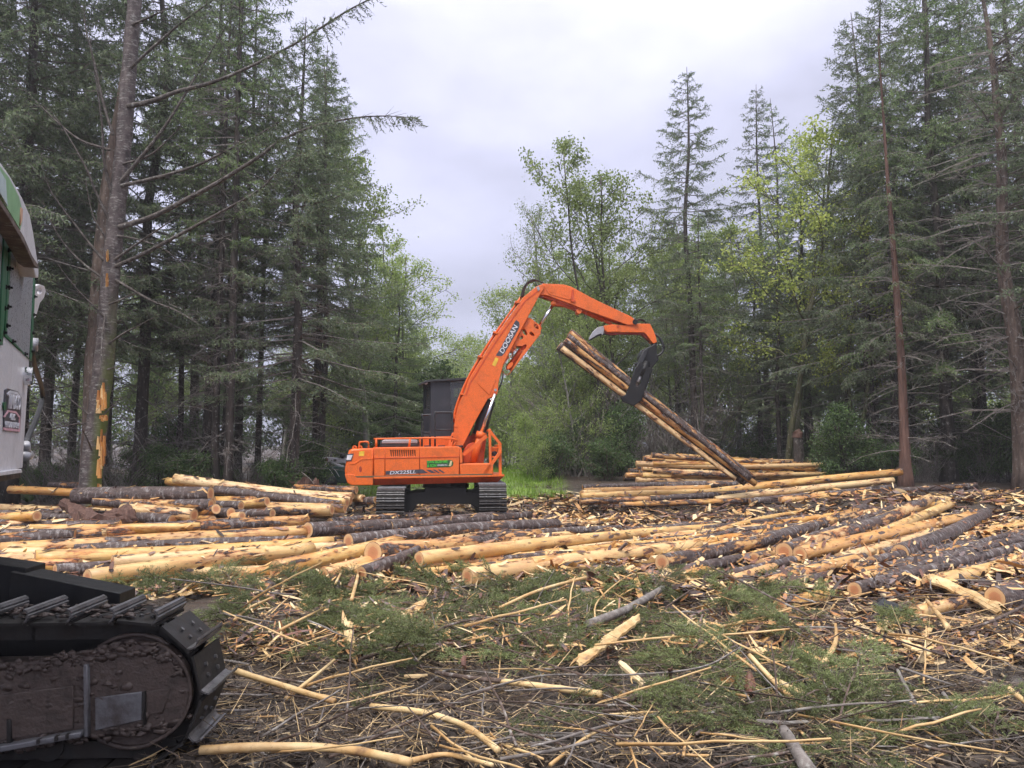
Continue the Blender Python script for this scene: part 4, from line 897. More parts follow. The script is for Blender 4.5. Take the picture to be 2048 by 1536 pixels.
# --- right-hand fan of logs
g_ = 'logs fanned out below the thin red trunk'; pl = 'in the fan of logs before the thin red trunk'
RF = [((1324, 1125), (1730, 1016), .16, .14, .45, .08), ((1420, 1108), (1640, 1046), .12, .11, .95, .05), ((1568, 1104), (1858, 1000), .20, .18, .6, .1), ((1600, 1108), (1946, 1032), .16, .15, .9, .1), ((1546, 1104), (1800, 1012), .13, .12, .35, .08), ((1800, 1106), (1972, 1026), .19, .17, .1, .06),
      ((1709, 1180), (2140, 1070), .13, .12, .03, .05), ((1754, 1140), (2120, 1062), .11, .11, .12, .05), ((1680, 1118), (1880, 1060), .13, .12, .85, .04), ((1470, 1094), (1760, 1022), .13, .11, .6, .04), ((1740, 1078), (1900, 1008), .14, .13, .97, .1), ((1860, 1168), (2080, 1110), .14, .12, .95, .03), ((1500, 1090), (1560, 1072), .12, .11, .3, .05),
      ((1640, 1130), (1760, 1100), .13, .12, .35, .0), ((1880, 1150), (2000, 1118), .12, .11, .25, .0), ((2000, 1140), (2140, 1106), .12, .11, .6, .02)]
for a, b_, r0, r1, pe, lf in RF: glog(a, b_, r0, r1, pe, pl, g_, lf, lf)
for k in range(44):
    x0 = rng.uniform(1330, 1960); y0 = 1125 - (x0 - 1330) * .02 + rng.uniform(-45, 55); L_ = rng.uniform(90, 300); y1 = y0 - L_ * rng.uniform(.2, .34)
    if y1 > 990: glog((x0, y0), (x0 + L_, y1), rng.uniform(.07, .13), rng.uniform(.06, .1), float(rng.choice([.05, .2, .5, .8, .95])), pl, g_, .03, .08)
glog((2022, 1191), (2200, 1160), .165, .15, .4, 'sawn butt facing the fir slash', 'butt log beside the split orange slab', .02, .05)
glog((1990, 1196), (2180, 1172), .17, .15, .15, 'reddish butt tucked beside the split orange slab', 'butt log beside the split orange slab', .0, .0)
glog((1560, 1212), (1650, 1190), .11, .10, .8, 'short piece in the slash', 'short log pieces', 0, 0); glog((1830, 1228), (1950, 1200), .11, .09, .7, 'short piece in the slash', 'short log pieces', 0, 0)
# --- long deck right of the loader
g_ = 'long logs in the deck right of the loader'; pl = 'in the low long deck right of the loader'
RD = [((1165, 975), (1500, 966), .14, .13, .25, 28.5), ((1168, 984), (1420, 977), .15, .14, .8, 27.5), ((1400, 988), (1802, 944), .17, .15, .97, 26.5), ((1430, 1000), (1786, 961), .15, .14, .97, 25.5), ((1162, 993), (1480, 984), .14, .13, .9, 26.5), ((1160, 1003), (1440, 994), .13, .12, .6, 25.8),
      ((1164, 988), (1200, 987), .15, .15, .95, 26.8), ((1300, 998), (1620, 980), .12, .12, .3, 25.5), ((1500, 1003), (1790, 975), .13, .12, .2, 24.6), ((1240, 1010), (1560, 1000), .11, .11, .5, 24.6), ((1560, 1000), (1740, 985), .13, .12, .8, 24.3), ((1790, 984), (1952, 972), .14, .12, .1, 25.0), ((1856, 995), (2020, 987), .13, .13, .97, 24.0), ((1700, 1008), (1850, 992), .12, .12, .15, 23.6), ((1840, 1004), (1990, 980), .11, .10, .05, 24.5), ((1330, 975), (1520, 968), .14, .14, .15, 28.2)]
for a, b_, r0, r1, pe, Yd in RD: log(at(*a, Yd), at(*b_, Yd + .6), r0, r1, pe, pl, g_)
for k in range(22):
    b_ = on_ground(rng.uniform(1165, 1330), rng.uniform(985, 1008), .1); a = b_ + np.array([rng.uniform(3, 5.5), rng.uniform(.2, 1.0), .1])
    log(b_, a, .12, .11, rng.rand(), pl, g_)
# --- far stack
g_ = 'logs piled in the far stack under the maples'; pl = 'in the tall far stack under the maples'
for row in range(7):
    ys = 963 - row * 7.6
    for k in range(7):
        Yd = 32.4 + k * .42; lx = 1240 + rng.uniform(0, 95) + row * 4; rx = 1700 - row * 9 - rng.uniform(0, 90)
        if k and rng.rand() < .35: rx = lx + rng.uniform(60, 170)
        yy = CAMZ + 0; a = at(lx, ys - rng.uniform(0, 5), Yd); b_ = at(rx, ys + (6 if row > 2 else 0) + 2, Yd + .5)
        a[2] += rng.uniform(-.08, .08); b_[2] += rng.uniform(-.12, .1); log(a, b_, .135, .115, float(np.clip(rng.normal(.72, .28), 0, 1)), pl, g_)
# ================================================================== trees
def nrm(a): return a / (np.linalg.norm(a, axis=-1, keepdims=True) + 1e-9)
def add_needles(b_, S, E_, rs, spacing=.05, ln=.085, wd=.016, m=0):
    """needle tufts both sides of the twigs S->E_"""
    D = E_ - S; L = np.linalg.norm(D, axis=1); D = D / L[:, None]
    cnt = np.maximum(2, (L / spacing).astype(int)); idx = np.repeat(np.arange(len(S)), cnt)
    k = np.concatenate([np.arange(c) for c in cnt]); f = (k + rs.rand(len(k))) / cnt[idx]
    B = S[idx] + D[idx] * (L[idx] * f)[:, None]
    rnd = rs.normal(size=(len(B), 3)); rnd[:, 2] *= .5
    side = np.cross(D[idx], rnd); side = nrm(side)
    tip = nrm(D[idx] * rs.uniform(.25, .9, (len(B), 1)) + side * rs.uniform(.5, 1.0, (len(B), 1)))
    l_ = ln * rs.uniform(.6, 1.25, (len(B), 1)); w = nrm(np.cross(tip, rs.normal(size=(len(B), 3)))) * wd
    b_.tris(B, tip * l_, w, m)
def spray(b_, path, rs, r0, s0=.25, den=11., tl=.5, droop=.35, m=0, mw=1, spacing=.05, ln=.085, wd=.016, wood=True):
    """one conifer branch: wood along path, side twigs hung with needles"""
    path = np.asarray(path, float); seg = np.diff(path, axis=0); sl_ = np.linalg.norm(seg, axis=1); cum = np.concatenate([[0], np.cumsum(sl_)]); L = cum[-1]
    if wood:
        rr = r0 * (1 - .8 * cum / L); b_.twigs(path[:-1], path[1:], rr[:-1], rr[1:], mw)
    n = max(3, int(L * den * (1 - s0))); f = s0 + (1 - s0) * rs.rand(n); d = f * L
    P = np.stack([np.interp(d, cum, path[:, q]) for q in range(3)], -1)
    k = np.clip(np.searchsorted(cum, d) - 1, 0, len(seg) - 1); T = nrm(seg[k])
    hz = nrm(np.cross(T, np.array([0, 0, 1.])[None])) * rs.choice([-1, 1], n)[:, None]
    l_ = tl * (.45 + .75 * (1 - f)) * rs.uniform(.6, 1.2, n) * min(1, .35 + L * .3)
    Dv = nrm(T * rs.uniform(.45, .9, (n, 1)) + hz * rs.uniform(.3, 1, (n, 1)) + np.array([0, 0, -1.])[None] * rs.uniform(.3, 1.3, (n, 1)) * droop * 1.6)
    Ee = P + Dv * l_[:, None]; mid = (P + Ee) / 2; mid[:, 2] += l_ * .06
    b_.twigs(P, Ee, .006, .002, mw)
    add_needles(b_, np.vstack([P, mid]), np.vstack([mid, Ee]), rs, spacing, ln, wd, m)
    tipS = path[-2:-1]; add_needles(b_, tipS, path[-1:], rs, spacing * .5, ln, wd, m)
def trunk_mesh(H, r0, mat, rs, lean=(0, 0), crook=.02, k=16, n=10, flare=.5):
    t = np.linspace(0, 1, k) ** 1.15; P = np.zeros((k, 3)); P[:, 2] = t * H
    wx = np.interp(t, np.linspace(0, 1, 6), rs.normal(size=6)) * crook * H * .3 * np.minimum(1, t * 3); wy = np.interp(t, np.linspace(0, 1, 6), rs.normal(size=6)) * crook * H * .3 * np.minimum(1, t * 3)
    P[:, 0] = wx + lean[0] * t * H; P[:, 1] = wy + lean[1] * t * H; P[0, 2] = -.25
    R = r0 * (1 - t) ** .85 + .012; R = R * (1 + flare * np.exp(-t * H / .35))
    b_ = MB(); b_.tube(P, R, n, cap=True, seed=rs.randint(999), jag=.12)
    return b_, P, R
def axis_at(P, z): return np.array([np.interp(z, P[:, 2], P[:, 0]), np.interp(z, P[:, 2], P[:, 1]), z])
def dead_branches(P, R, H, rs, z0, z1, n, Lm, mat, up=.05, fat=1.):
    b_ = MB()
    for _ in range(n):
        z = rs.uniform(z0, z1); o = axis_at(P, z); a = rs.rand() * 6.283; L = Lm * rs.uniform(.35, 1.1) * (1 - .3 * z / H); e = rs.normal(up, .22)
        d = np.array([math.cos(a), math.sin(a), e]); k = 5; s_ = np.linspace(0, 1, k)[:, None]
        pts = o + d * L * s_ + np.array([0, 0, -1.]) * L * .22 * s_ ** 2 + rs.normal(size=(k, 3)) * L * .025 * s_; r = rs.uniform(.010, .022) * (.6 + L * .25) * fat
        rr = r * (1 - .8 * s_[:, 0]); b_.twigs(pts[:-1], pts[1:], rr[:-1], rr[1:])
        m_ = rs.randint(6, 16); f = rs.uniform(.15, 1, m_); Sx = o + d * L * f[:, None] + np.array([0, 0, -1.]) * L * .22 * (f ** 2)[:, None]
        dv = nrm(d[None] * .7 + rs.normal(size=(m_, 3)) * .75); b_.twigs(Sx, Sx + dv * (L * .3 * (1.1 - f) + .08)[:, None], .006 * fat, .002 * fat)
    return b_
def conifer(seed, H, R, r0, cb, nb, dead0=.06, ndead=60, needle='needle', barkm='bark_dark', droop=.35, den=14., lean=(0, 0), top_thin=1.0, spacing=.055, ln=.125, wd=.021):
    rs = np.random.RandomState(seed); tb, P, RR = trunk_mesh(H, r0, None, rs, lean)
    c = MB()
    for i_ in range(nb):
        t = cb + (1 - cb) * ((i_ + rs.rand()) / nb) ** .92; z = t * H * .985; q = (1 - t) / (1 - cb); z = z if q < .15 else (z + .55 * (np.round(z / .75) * .75 - z))
        L = (R * q ** .72 * (.55 + .45 * min(1, (t - cb) / .12 + .35)) + .18) * rs.uniform(.6, 1.15); a = i_ * 2.39996 + rs.normal() * .3
        e = (.85 - 1.15 * q ** .6) * .8 + rs.normal() * .1; k = 6; s_ = np.linspace(0, 1, k)
        rad = np.array([math.cos(a), math.sin(a), 0])
        zz = L * (e * s_ * .55 - .32 * droop * 2 * q * s_ ** 1.5 + .16 * s_ ** 3)
        pts = axis_at(P, z)[None] + rad[None] * (L * s_ * math.cos(min(.9, abs(e) * .6)))[:, None] + np.stack([np.zeros(k), np.zeros(k), zz], -1) + rs.normal(size=(k, 3)) * .02 * L * s_[:, None]
        spray(c, pts, rs, .012 + .008 * L, .12 + .22 * q, den, .34 + .12 * R, droop, spacing=spacing, ln=ln, wd=wd)
    tm = tb.mesh('trunk', M[barkm], True); cm_ = c.mesh('crown', [M[needle], M['dead']])
    dm = dead_branches(P, RR, H, rs, dead0 * H, cb * H + .25 * (1 - cb) * H, ndead, R * .8, None).mesh('dead_branches', M['dead']) if ndead else None
    return [('trunk', tm), ('crown', cm_)] + ([('dead_branches', dm)] if dm else [])
def broadleaf(seed, H, spread, r0, barkm, leafm, stems=1, clear=.25, n1=16, n2=7, leaf=.085, per=16, clump=.24, fan=.8, thin=1.0):
    rs = np.random.RandomState(seed); w = MB(); lf = MB(); tips = []
    def limb(o, d, L, r, k, curl, upb):
        pts = [o]; d = d / np.linalg.norm(d)
        for _ in range(k):
            d = d + rs.normal(size=3) * curl + np.array([0, 0, upb]); d /= np.linalg.norm(d); pts.append(pts[-1] + d * L / k)
        pts = np.array(pts); rr = r * (1 - .78 * np.linspace(0, 1, k + 1)); return pts, rr
    for s_ in range(stems):
        a = rs.rand() * 6.28; tilt = (0 if stems == 1 else rs.uniform(.08, .28)) + rs.uniform(0, .04)
        P, RR = limb(np.array([math.cos(a) * .18 * (stems > 1), math.sin(a) * .18 * (stems > 1), -.2]), np.array([math.cos(a) * tilt, math.sin(a) * tilt, 1.]), H * rs.uniform(.85, 1.0), r0 * (1 if stems == 1 else rs.uniform(.6, .9)), 12, .05, .05)
        w.tube(P, RR + .008, 8, cap=True)
        for i_ in range(n1):
            f = clear + (1 - clear) * (i_ + rs.rand()) / n1; j = f * 12; k0 = int(min(j, 11)); o = P[k0] + (P[k0 + 1] - P[k0]) * (j - k0)
            a2 = i_ * 2.4 + rs.rand(); L1 = spread * (.35 + .9 * math.sin(math.pi * min(1, (f - clear) / (1 - clear) * .8 + .22))) * rs.uniform(.6, 1.1)
            Q, qr = limb(o, np.array([math.cos(a2), math.sin(a2), fan * rs.uniform(.6, 1.2)]), L1, RR[k0] * .45, 6, .13, .05)
            w.tube(Q, qr + .005, 5, cap=False)
            for i2 in range(n2):
                f2 = rs.uniform(.25, 1); j2 = f2 * 6; k2 = int(min(j2, 5)); o2 = Q[k2] + (Q[k2 + 1] - Q[k2]) * (j2 - k2)
                d2 = nrm((Q[k2 + 1] - Q[k2]) * 1.2 / np.linalg.norm(Q[k2 + 1] - Q[k2]) + rs.normal(size=3) * .8)
                T_, tr2 = limb(o2, d2, L1 * .38 * rs.uniform(.5, 1.1), .014, 4, .2, .03)
                w.twigs(T_[:-1], T_[1:], tr2[:-1] + .003, tr2[1:] + .002); tips.append(T_[2:]); 
        tips.append(P[-3:])
    C_ = np.vstack(tips); C_ = C_[rs.rand(len(C_)) < thin]
    idx = np.repeat(np.arange(len(C_)), per); B = C_[idx] + rs.normal(size=(len(idx), 3)) * clump * np.array([1, 1, .7])
    D = nrm(rs.normal(size=(len(B), 3)) + np.array([0, 0, -.5])) * (leaf * rs.uniform(.6, 1.3, (len(B), 1)))
    S = nrm(np.cross(D, rs.normal(size=(len(B), 3)))) * (leaf * .33)
    lf.rhomb(B, D, S)
    return [('trunk', w.mesh('trunk', M[barkm], True)), ('crown', lf.mesh('crown', M[leafm]))]
def plant(name, parts, loc, label, cat, group=None, s=1., rz=0., sxy=None, tilt=(0, 0)):
    o = empty(name, loc, rz); o.scale = (sxy or s, sxy or s, s); o.rotation_euler = (tilt[0], tilt[1], rz)
    for n_, me in parts:
        c_ = link(n_, me, o)
        if n_ in ('dead_branches', 'stems', 'fronds', 'stalks'): c_['kind'] = 'stuff'
    tag(o, label, cat, group); return o
def base(px, Y):
    X = at(px, 900, Y)[0]; return np.array([X, Y, float(gz(X, Y))])
def height_for(px_top_y, Y, b_): return at(1024, px_top_y, Y)[2] - b_[2]

CON = [conifer(11, 20, 3.5, .17, .26, 125, ndead=60, den=19), conifer(12, 20, 4.0, .19, .22, 130, ndead=50, droop=.5, den=19), conifer(13, 20, 2.9, .15, .36, 100, ndead=80, den=18), conifer(14, 20, 4.2, .19, .18, 130, needle='needle_lit', droop=.55, den=19), conifer(15, 20, 2.4, .13, .45, 85, ndead=90, den=17, needle='needle_lit')]
BRO = [broadleaf(21, 14, 2.6, .13, 'bark_pale', 'leaf', n1=24, n2=9, per=16, leaf=.12, clump=.19), broadleaf(22, 14, 3.0, .11, 'bark_dark', 'leaf', stems=3, n1=14, n2=9, per=13, leaf=.13, clump=.19), broadleaf(23, 14, 2.4, .11, 'bark_pale', 'leaf_pale', n1=26, n2=9, leaf=.075, per=13, clear=.2, fan=1.3, thin=.9), broadleaf(24, 14, 3.2, .12, 'bark_moss', 'leaf_yellow', stems=2, n1=15, n2=9, per=17, leaf=.12, clump=.17, thin=.75), broadleaf(25, 10, 2.8, .09, 'bark_pale', 'leaf', n1=20, n2=10, per=20, clear=.08, leaf=.11, clump=.3)]

M['gash'] = islandmat('fresh_gash', [(.0, (.26, .09, .025)), (.35, (.55, .24, .06)), (.7, (.68, .40, .15)), (1., (.74, .53, .27))])
# --- left hero: mossy spruce with gashes and long bare limbs
HY = 21.5
hb_ = at(178, 1008, HY); hb_[2] = float(gz(hb_[0], HY))
hero = empty('spruce_tree', hb_); tag(hero, 'mossy lichen-spotted spruce with orange gashes and long bare limbs', 'tree')
def hp(px, py, dv=0.): return at(px, py, HY + dv) - hb_
ax = [(178, 1010), (181, 960), (190, 880), (200, 790), (210, 700), (217, 600), (226, 500), (236, 400), (246, 300), (254, 200), (262, 90), (270, 0), (279, -130), (288, -260), (297, -400)]
wd_ = [50, 41, 40, 38, 37, 35, 34, 33, 31, 30, 28, 27, 23, 18, 10]
HP = np.array([hp(*q) for q in ax]); HP[0, 2] = -.3
tb = MB(); tp = smooth_path(HP, 4); tr2 = np.interp(np.linspace(0, 1, len(tp)), np.linspace(0, 1, len(wd_)), wd_) / 2 / F * HY
tb.tube(tp, tr2, 18, seed=3, jag=.15); tb.build('trunk', M['bark_grey'], hero, True)
for k, (px, py, w_, h_) in enumerate(((203, 797, 20, 19), (200, 910, 14, 30), (195, 988, 12, 14), (214, 512, 3, 8), (213, 560, 3, 9), (206, 835, 10, 5))):
    gb = MB(); c_ = hp(px, py, -.30); rs = np.random.RandomState(k); n = 14
    for q in range(14):
        y_ = rs.uniform(-1, 1); x_ = rs.uniform(-1, 1) * math.sqrt(max(0, 1 - y_ * y_)) * .6
        o_ = c_ + np.array([x_ * w_ / F * HY, .05 * abs(x_) + rs.uniform(-.03, .02), y_ * h_ / F * HY]); ll = h_ / F * HY * rs.uniform(.35, .8)
        wv = w_ / F * HY * rs.uniform(.10, .28)
        gb.hexa([o_ + np.array([-wv, 0, -ll]), o_ + np.array([wv, 0, -ll]), o_ + np.array([wv, .06, -ll]), o_ + np.array([-wv, .06, -ll]), o_ + np.array([-wv * .4, -.02, ll]), o_ + np.array([wv * .3, -.03, ll]), o_ + np.array([wv * .4, .05, ll]), o_ + np.array([-wv * .4, .05, ll])])
    gb.build('gash', M['gash'], hero)
LB = [[(240, 366), (290, 305), (332, 250), (390, 156), (437, 78), (470, 20)], [(242, 372), (310, 356), (390, 332), (455, 300), (538, 257), (593, 217)], [(238, 455), (300, 435), (352, 410), (440, 362), (520, 312), (566, 278), (637, 250), (708, 236), (770, 232), (836, 236)], [(232, 533), (290, 506), (352, 473), (440, 425), (520, 379), (566, 330), (620, 300)], [(262, 135), (320, 82), (370, 40), (426, 0), (470, -30)], [(264, 50), (320, 25), (383, 0)], [(256, 213), (305, 202), (352, 184), (420, 166), (488, 139), (589, 88), (691, 24), (735, 0), (770, -25)],
      [(222, 449), (190, 380), (168, 328), (117, 242), (82, 207)], [(218, 531), (185, 495), (156, 457), (120, 410), (98, 375), (84, 330), (82, 305)], [(219, 488), (205, 465), (190, 440), (178, 400), (172, 360)], [(226, 398), (214, 350), (207, 312), (204, 250), (195, 180), (187, 125), (178, 60)], [(226, 270), (205, 200), (190, 130), (172, 60), (168, 10)], [(220, 300), (160, 280), (110, 240), (60, 190), (10, 140)],
      [(212, 560), (170, 530), (130, 490), (100, 440), (85, 400)], [(215, 640), (190, 615), (160, 585), (135, 555), (108, 520)], [(215, 610), (240, 600), (265, 588), (276, 583)], [(214, 690), (250, 665), (280, 650), (305, 635)], [(190, 840), (160, 815), (130, 790), (98, 770)], [(205, 830), (225, 812), (243, 793)], [(190, 845), (140, 850), (90, 862), (60, 875)], [(210, 740), (232, 735), (246, 737)], [(185, 905), (175, 880), (165, 860)], [(212, 620), (205, 670), (202, 720), (200, 750)], [(225, 470), (280, 480), (330, 500), (380, 540)], [(232, 560), (300, 600), (350, 620), (400, 650)], [(240, 330), (300, 310), (345, 270), (360, 255)], [(228, 520), (300, 470), (360, 430)]]
lb = MB(); nb__ = MB()
for k, pts in enumerate(LB):
    rs = np.random.RandomState(100 + k); dv = rs.uniform(-1.2, .5) if k > 6 else (-.6 - .1 * k)
    P3 = smooth_path([hp(x, y, -.15 + dv * (j / (len(pts) - 1))) for j, (x, y) in enumerate(pts)], 4); L = np.linalg.norm(np.diff(P3, axis=0), axis=1).sum()
    r_ = .022 + .0065 * L; lb.tube(P3, np.linspace(r_, .007, len(P3)), 6, cap=False, jag=.2, seed=k)
    m_ = int(L * 7); f = rs.uniform(.1, 1, m_); j = (f * (len(P3) - 1)).astype(int); T_ = nrm(np.gradient(P3, axis=0))[j]
    dvv = nrm(T_ + rs.normal(size=(m_, 3)) * .8); lb.twigs(P3[j], P3[j] + dvv * (rs.uniform(.1, .55, m_))[:, None], .008, .003)
    if k < 7 or k == 12: spray(nb__, P3, rs, .01, .5 if k in (2, 6) else .58, 20, .8, .7, wood=False, spacing=.04, ln=.10, wd=.019)
lb.build('limbs', M['limb'], hero, True)['kind'] = 'stuff'; nb__.build('needle_sprays', [M['needle'], M['dead']], hero)['kind'] = 'stuff'
# second trunk behind it
tw = empty('bare_trunk', base(172, 22.8)); tag(tw, 'straight brown bare trunk standing close behind the mossy spruce', 'tree')
q0 = np.array(tw.location); tb = MB(); tw_px = [(176, 1000), (177, 940), (180, 860), (183, 760), (192, 620), (201, 500), (210, 400), (221, 320), (236, 240), (250, 150), (262, 60), (270, 0)]
TP = np.array([at(x, y, 22.8) - q0 for x, y in tw_px]); TP[0, 2] = -.3; tb.tube(smooth_path(TP, 3), np.linspace(.25, .10, 34), 12, jag=.16, seed=4); tb.build('trunk', M['bark_brown'], tw, True)

def cput(px, Y, ytop, v, label, group=None, name='conifer_tree', rz=None, wide=1.):
    b_ = base(px, Y); H = height_for(ytop, Y, b_); s_ = H / 20.; rs = random.Random(px * 7 + v)
    return plant(name, CON[v], b_, label, 'tree', group, s_, rs.random() * 6.28 if rz is None else rz, sxy=s_ ** .5 * wide if s_ > 0 else 1)
def bput(px, Y, ytop, v, label, group=None, name='broadleaf_tree', wide=1.):
    b_ = base(px, Y); H = height_for(ytop, Y, b_); s_ = H / (10. if v == 4 else 14.); rs = random.Random(px * 13 + v)
    return plant(name, BRO[v], b_, label, 'tree', group, s_, rs.random() * 6.28, sxy=s_ ** .6 * wide)
# --- named trees of the left wall
cput(587, 27, 40, 1, 'tall drooping spruce with reddish trunk beside the torn stump', wide=1.15)
cput(415, 28, -200, 0, 'straight dark conifer behind the rear log deck, moss on its stem')
cput(478, 30, -60, 2, 'black slender straight conifer behind the rear log deck')
cput(20, 24, -420, 1, 'massive dark spruce behind the harvester cab', wide=1.2)
cput(632, 31, 110, 3, 'leaning double conifer above the dark green machine')
bput(735, 35, 215, 0, 'airy light green alder rising behind the loader counterweight', wide=1.0)
bput(825, 42, 470, 1, 'bushy spring-green alder behind the loader cab')
bput(900, 52, 640, 4, 'low far alder filling the gap behind the loader boom')
cput(790, 37, 560, 3, 'dark drooping hemlock between alder and loader')
# --- named trees of the right wall
bput(1100, 44, 400, 2, 'pale thin-leaved cottonwood left of the big maple')
bput(1240, 38, 285, 1, 'many-stemmed green maple with mossy foot above the far stack', wide=1.05)
cput(1390, 37, 135, 0, 'spire-topped spruce standing right of the green maple', wide=1.05)
cput(1404, 36, 420, 4, 'thin pale conifer trunk right of the hanging logs')
bput(1560, 36, 190, 3, 'yellow-flowering maple with curved stem', wide=1.2)
bput(1690, 33, 300, 3, 'smaller yellow-flowering maple leaning against the dark firs', wide=.9)
cput(1620, 39, 260, 3, 'dark straight fir behind the yellow maple')
cput(1745, 33, 20, 1, 'dense dark fir behind the thin red trunk', wide=1.1)
cput(1895, 31, -160, 3, 'heavy dark fir with hanging boughs right of the thin red trunk', wide=1.2)
cput(1968, 32, -120, 0, 'dark fir with straight bare lower stem behind the barky spruce')
bput(1150, 37, 560, 4, 'slim leaning alder at the end of the far stack', wide=.8)
# thin red trunk in the right foreground
rt = empty('cedar_tree', base(1812, 28.0)); tag(rt, 'thin leaning red-barked cedar with torn foot at the log deck end', 'tree'); q0 = np.array(rt.location)
RP = smooth_path([at(x, y, 28.0) - q0 for x, y in ((1812, 975), (1810, 900), (1806, 800), (1801, 700), (1794, 600), (1787, 500), (1780, 420), (1774, 340), (1768, 250), (1761, 150), (1756, 70))], 3); RP[0, 2] = -.3
tb = MB(); tb.tube(RP, np.linspace(.19, .012, len(RP)) * (1 + .8 * np.exp(-np.arange(len(RP)) * .9)), 10, jag=.14, seed=9); tb.build('trunk', M['bark_red'], rt, True)
cb_ = MB(); rs = np.random.RandomState(31)
for k in range(120):
    j = rs.randint(10, len(RP)); a = rs.rand() * 6.28; L = rs.uniform(.5, 1.6); s_ = np.linspace(0, 1, 6)[:, None]
    pts = RP[j] + np.array([math.cos(a), math.sin(a), .15]) * L * s_ + np.array([0, 0, -1]) * L * .55 * s_ ** 2; spray(cb_, pts, rs, .012, .2, 13, .5, .7)
cb_.build('crown', [M['needle_lit'], M['dead']], rt)
tb = dead_branches(RP + 0, None, 10, rs, 1.0, 9.5, 70, 2.2, None); tb.build('dead_branches', M['dead'], rt)['kind'] = 'stuff'
# barky spruce at the right edge
rs = np.random.RandomState(77); bs = empty('spruce_tree', base(2046, 25.5)); tag(bs, 'rough dark-barked spruce bristling with pale dead branches', 'tree')
tb, P, RR = trunk_mesh(19, .30, None, rs, lean=(-.022, 0), k=20, n=14); tb.build('trunk', M['bark_brown'], bs, True)
dead_branches(P, RR, 19, rs, 2.2, 16, 190, 3.4, None, up=.12, fat=1.6).build('dead_branches', M['dead'], bs)['kind'] = 'stuff'
cc = MB()
for k in range(60):
    z = rs.uniform(10, 18.5); a = rs.rand() * 6.28; L = rs.uniform(1.4, 3.2) * (1 - (z - 10) / 11); s_ = np.linspace(0, 1, 6)[:, None]
    spray(cc, axis_at(P, z) + np.array([math.cos(a), math.sin(a), .1]) * L * s_ + np.array([0, 0, -1]) * L * .3 * s_ ** 2, rs, .02, .3, 10, .6, .5)
cc.build('crown', [M['needle'], M['dead']], bs)

# --- forest rows
rr = random.Random(5)
CL = {0: 'dark feathery conifer in the forest behind the clearing', 1: 'broad drooping conifer in the forest behind the clearing', 2: 'slim conifer with bare lower stem in the forest behind the clearing', 3: 'green-boughed hemlock in the forest behind the clearing', 4: 'half-dead thin conifer in the forest behind the clearing'}
def where(px): return 'beyond the harvester cab' if px < 120 else ('behind the rear log deck' if px < 560 else ('behind the loader body' if px < 960 else ('behind the raised boom' if px < 1330 else ('behind the yellow maple' if px < 1720 else 'behind the thin red cedar'))))
def row(n, xa, xb, ya, yb, ta, tb_, vs, wide=1.):
    for k in range(n):
        px = xa + (xb - xa) * (k + rr.random()) / n; v = rr.choice(vs); Yd = rr.uniform(ya, yb); cput(px, Yd, rr.uniform(ta, tb_), v, CL[v].replace('in the forest behind the clearing', 'in the forest ' + where(px)), CL[v].split(' in ')[0].replace('conifer', 'conifers').replace('hemlock', 'hemlocks') + ' ' + where(px), wide=wide)
BL = {0: 'light green alder in the forest behind the clearing', 1: 'many-stemmed green maple in the forest behind the clearing', 2: 'pale sparse cottonwood in the forest behind the clearing', 3: 'yellow-green maple in the forest behind the clearing', 4: 'low bushy alder in the forest behind the clearing'}
def brow(n, xa, xb, ya, yb, ta, tb_, vs, wide=1.):
    for k in range(n):
        px = xa + (xb - xa) * (k + rr.random()) / n; v = rr.choice(vs); Yd = rr.uniform(ya, yb); bput(px, Yd, rr.uniform(ta, tb_), v, BL[v].replace('in the forest behind the clearing', 'in the forest ' + where(px)), BL[v].split(' in ')[0] + 's ' + where(px), wide=wide)
row(7, -120, 540, 25, 30, -420, -60, [0, 1, 2, 4]); row(4, -60, 640, 32, 40, -160, 120, [0, 2, 3]); row(4, 330, 700, 27, 33, 60, 330, [0, 2, 4])
brow(7, 0, 800, 44, 56, 420, 640, [0, 1, 4]); brow(5, 640, 960, 48, 62, 560, 700, [0, 1, 4]); brow(6, 850, 1120, 58, 75, 690, 740, [4, 0, 1])
brow(7, 1000, 1500, 44, 60, 470, 650, [0, 1, 2, 4]); brow(5, 1050, 1420, 38, 46, 560, 740, [2, 2, 1])
brow(7, 1120, 1500, 38.5, 47, 330, 540, [0, 1, 1, 0, 3])
row(5, 1440, 2000, 36, 46, 160, 360, [0, 3, 2, 4]); row(6, 1760, 2260, 29, 37, -220, 60, [0, 1, 3]); row(5, 1500, 1760, 34, 42, 400, 620, [2, 4, 0]); brow(5, 1440, 2100, 50, 62, 420, 600, [0, 4])
row(4, -420, -60, 18, 30, -700, -200, [0, 1]); row(4, 2080, 2500, 22, 32, -500, -100, [0, 1])
# ================================================================== undergrowth
def og(px, py):
    px = np.asarray(px, float); py = np.asarray(py, float); a = (px - 1024) / F; b_ = (768 - py) / F
    d = np.stack([a, CP - b_ * SP, SP + b_ * CP], -1); z = np.zeros(len(px))
    for _ in range(12):
        t_ = (CAMZ - z) / np.maximum(1e-4, -d[:, 2]); t_ = np.minimum(t_, 60); P = np.array([0, 0, CAMZ]) + d * t_[:, None]; z = z * .4 + gz(P[:, 0], P[:, 1]) * .6
    P[:, 2] = gz(P[:, 0], P[:, 1]); return P
SHR = [broadleaf(51, 2.0, .9, .02, 'bark_brown', 'shrub', stems=5, clear=.05, n1=7, n2=6, leaf=.075, per=10, clump=.14), broadleaf(52, 3.2, 1.1, .03, 'bark_dark', 'shrub', stems=4, clear=.08, n1=9, n2=6, leaf=.09, per=10, clump=.18), broadleaf(53, 3.0, 1.0, .025, 'bark_pale', 'leaf', stems=4, clear=.1, n1=9, n2=6, leaf=.08, per=8, clump=.18)]
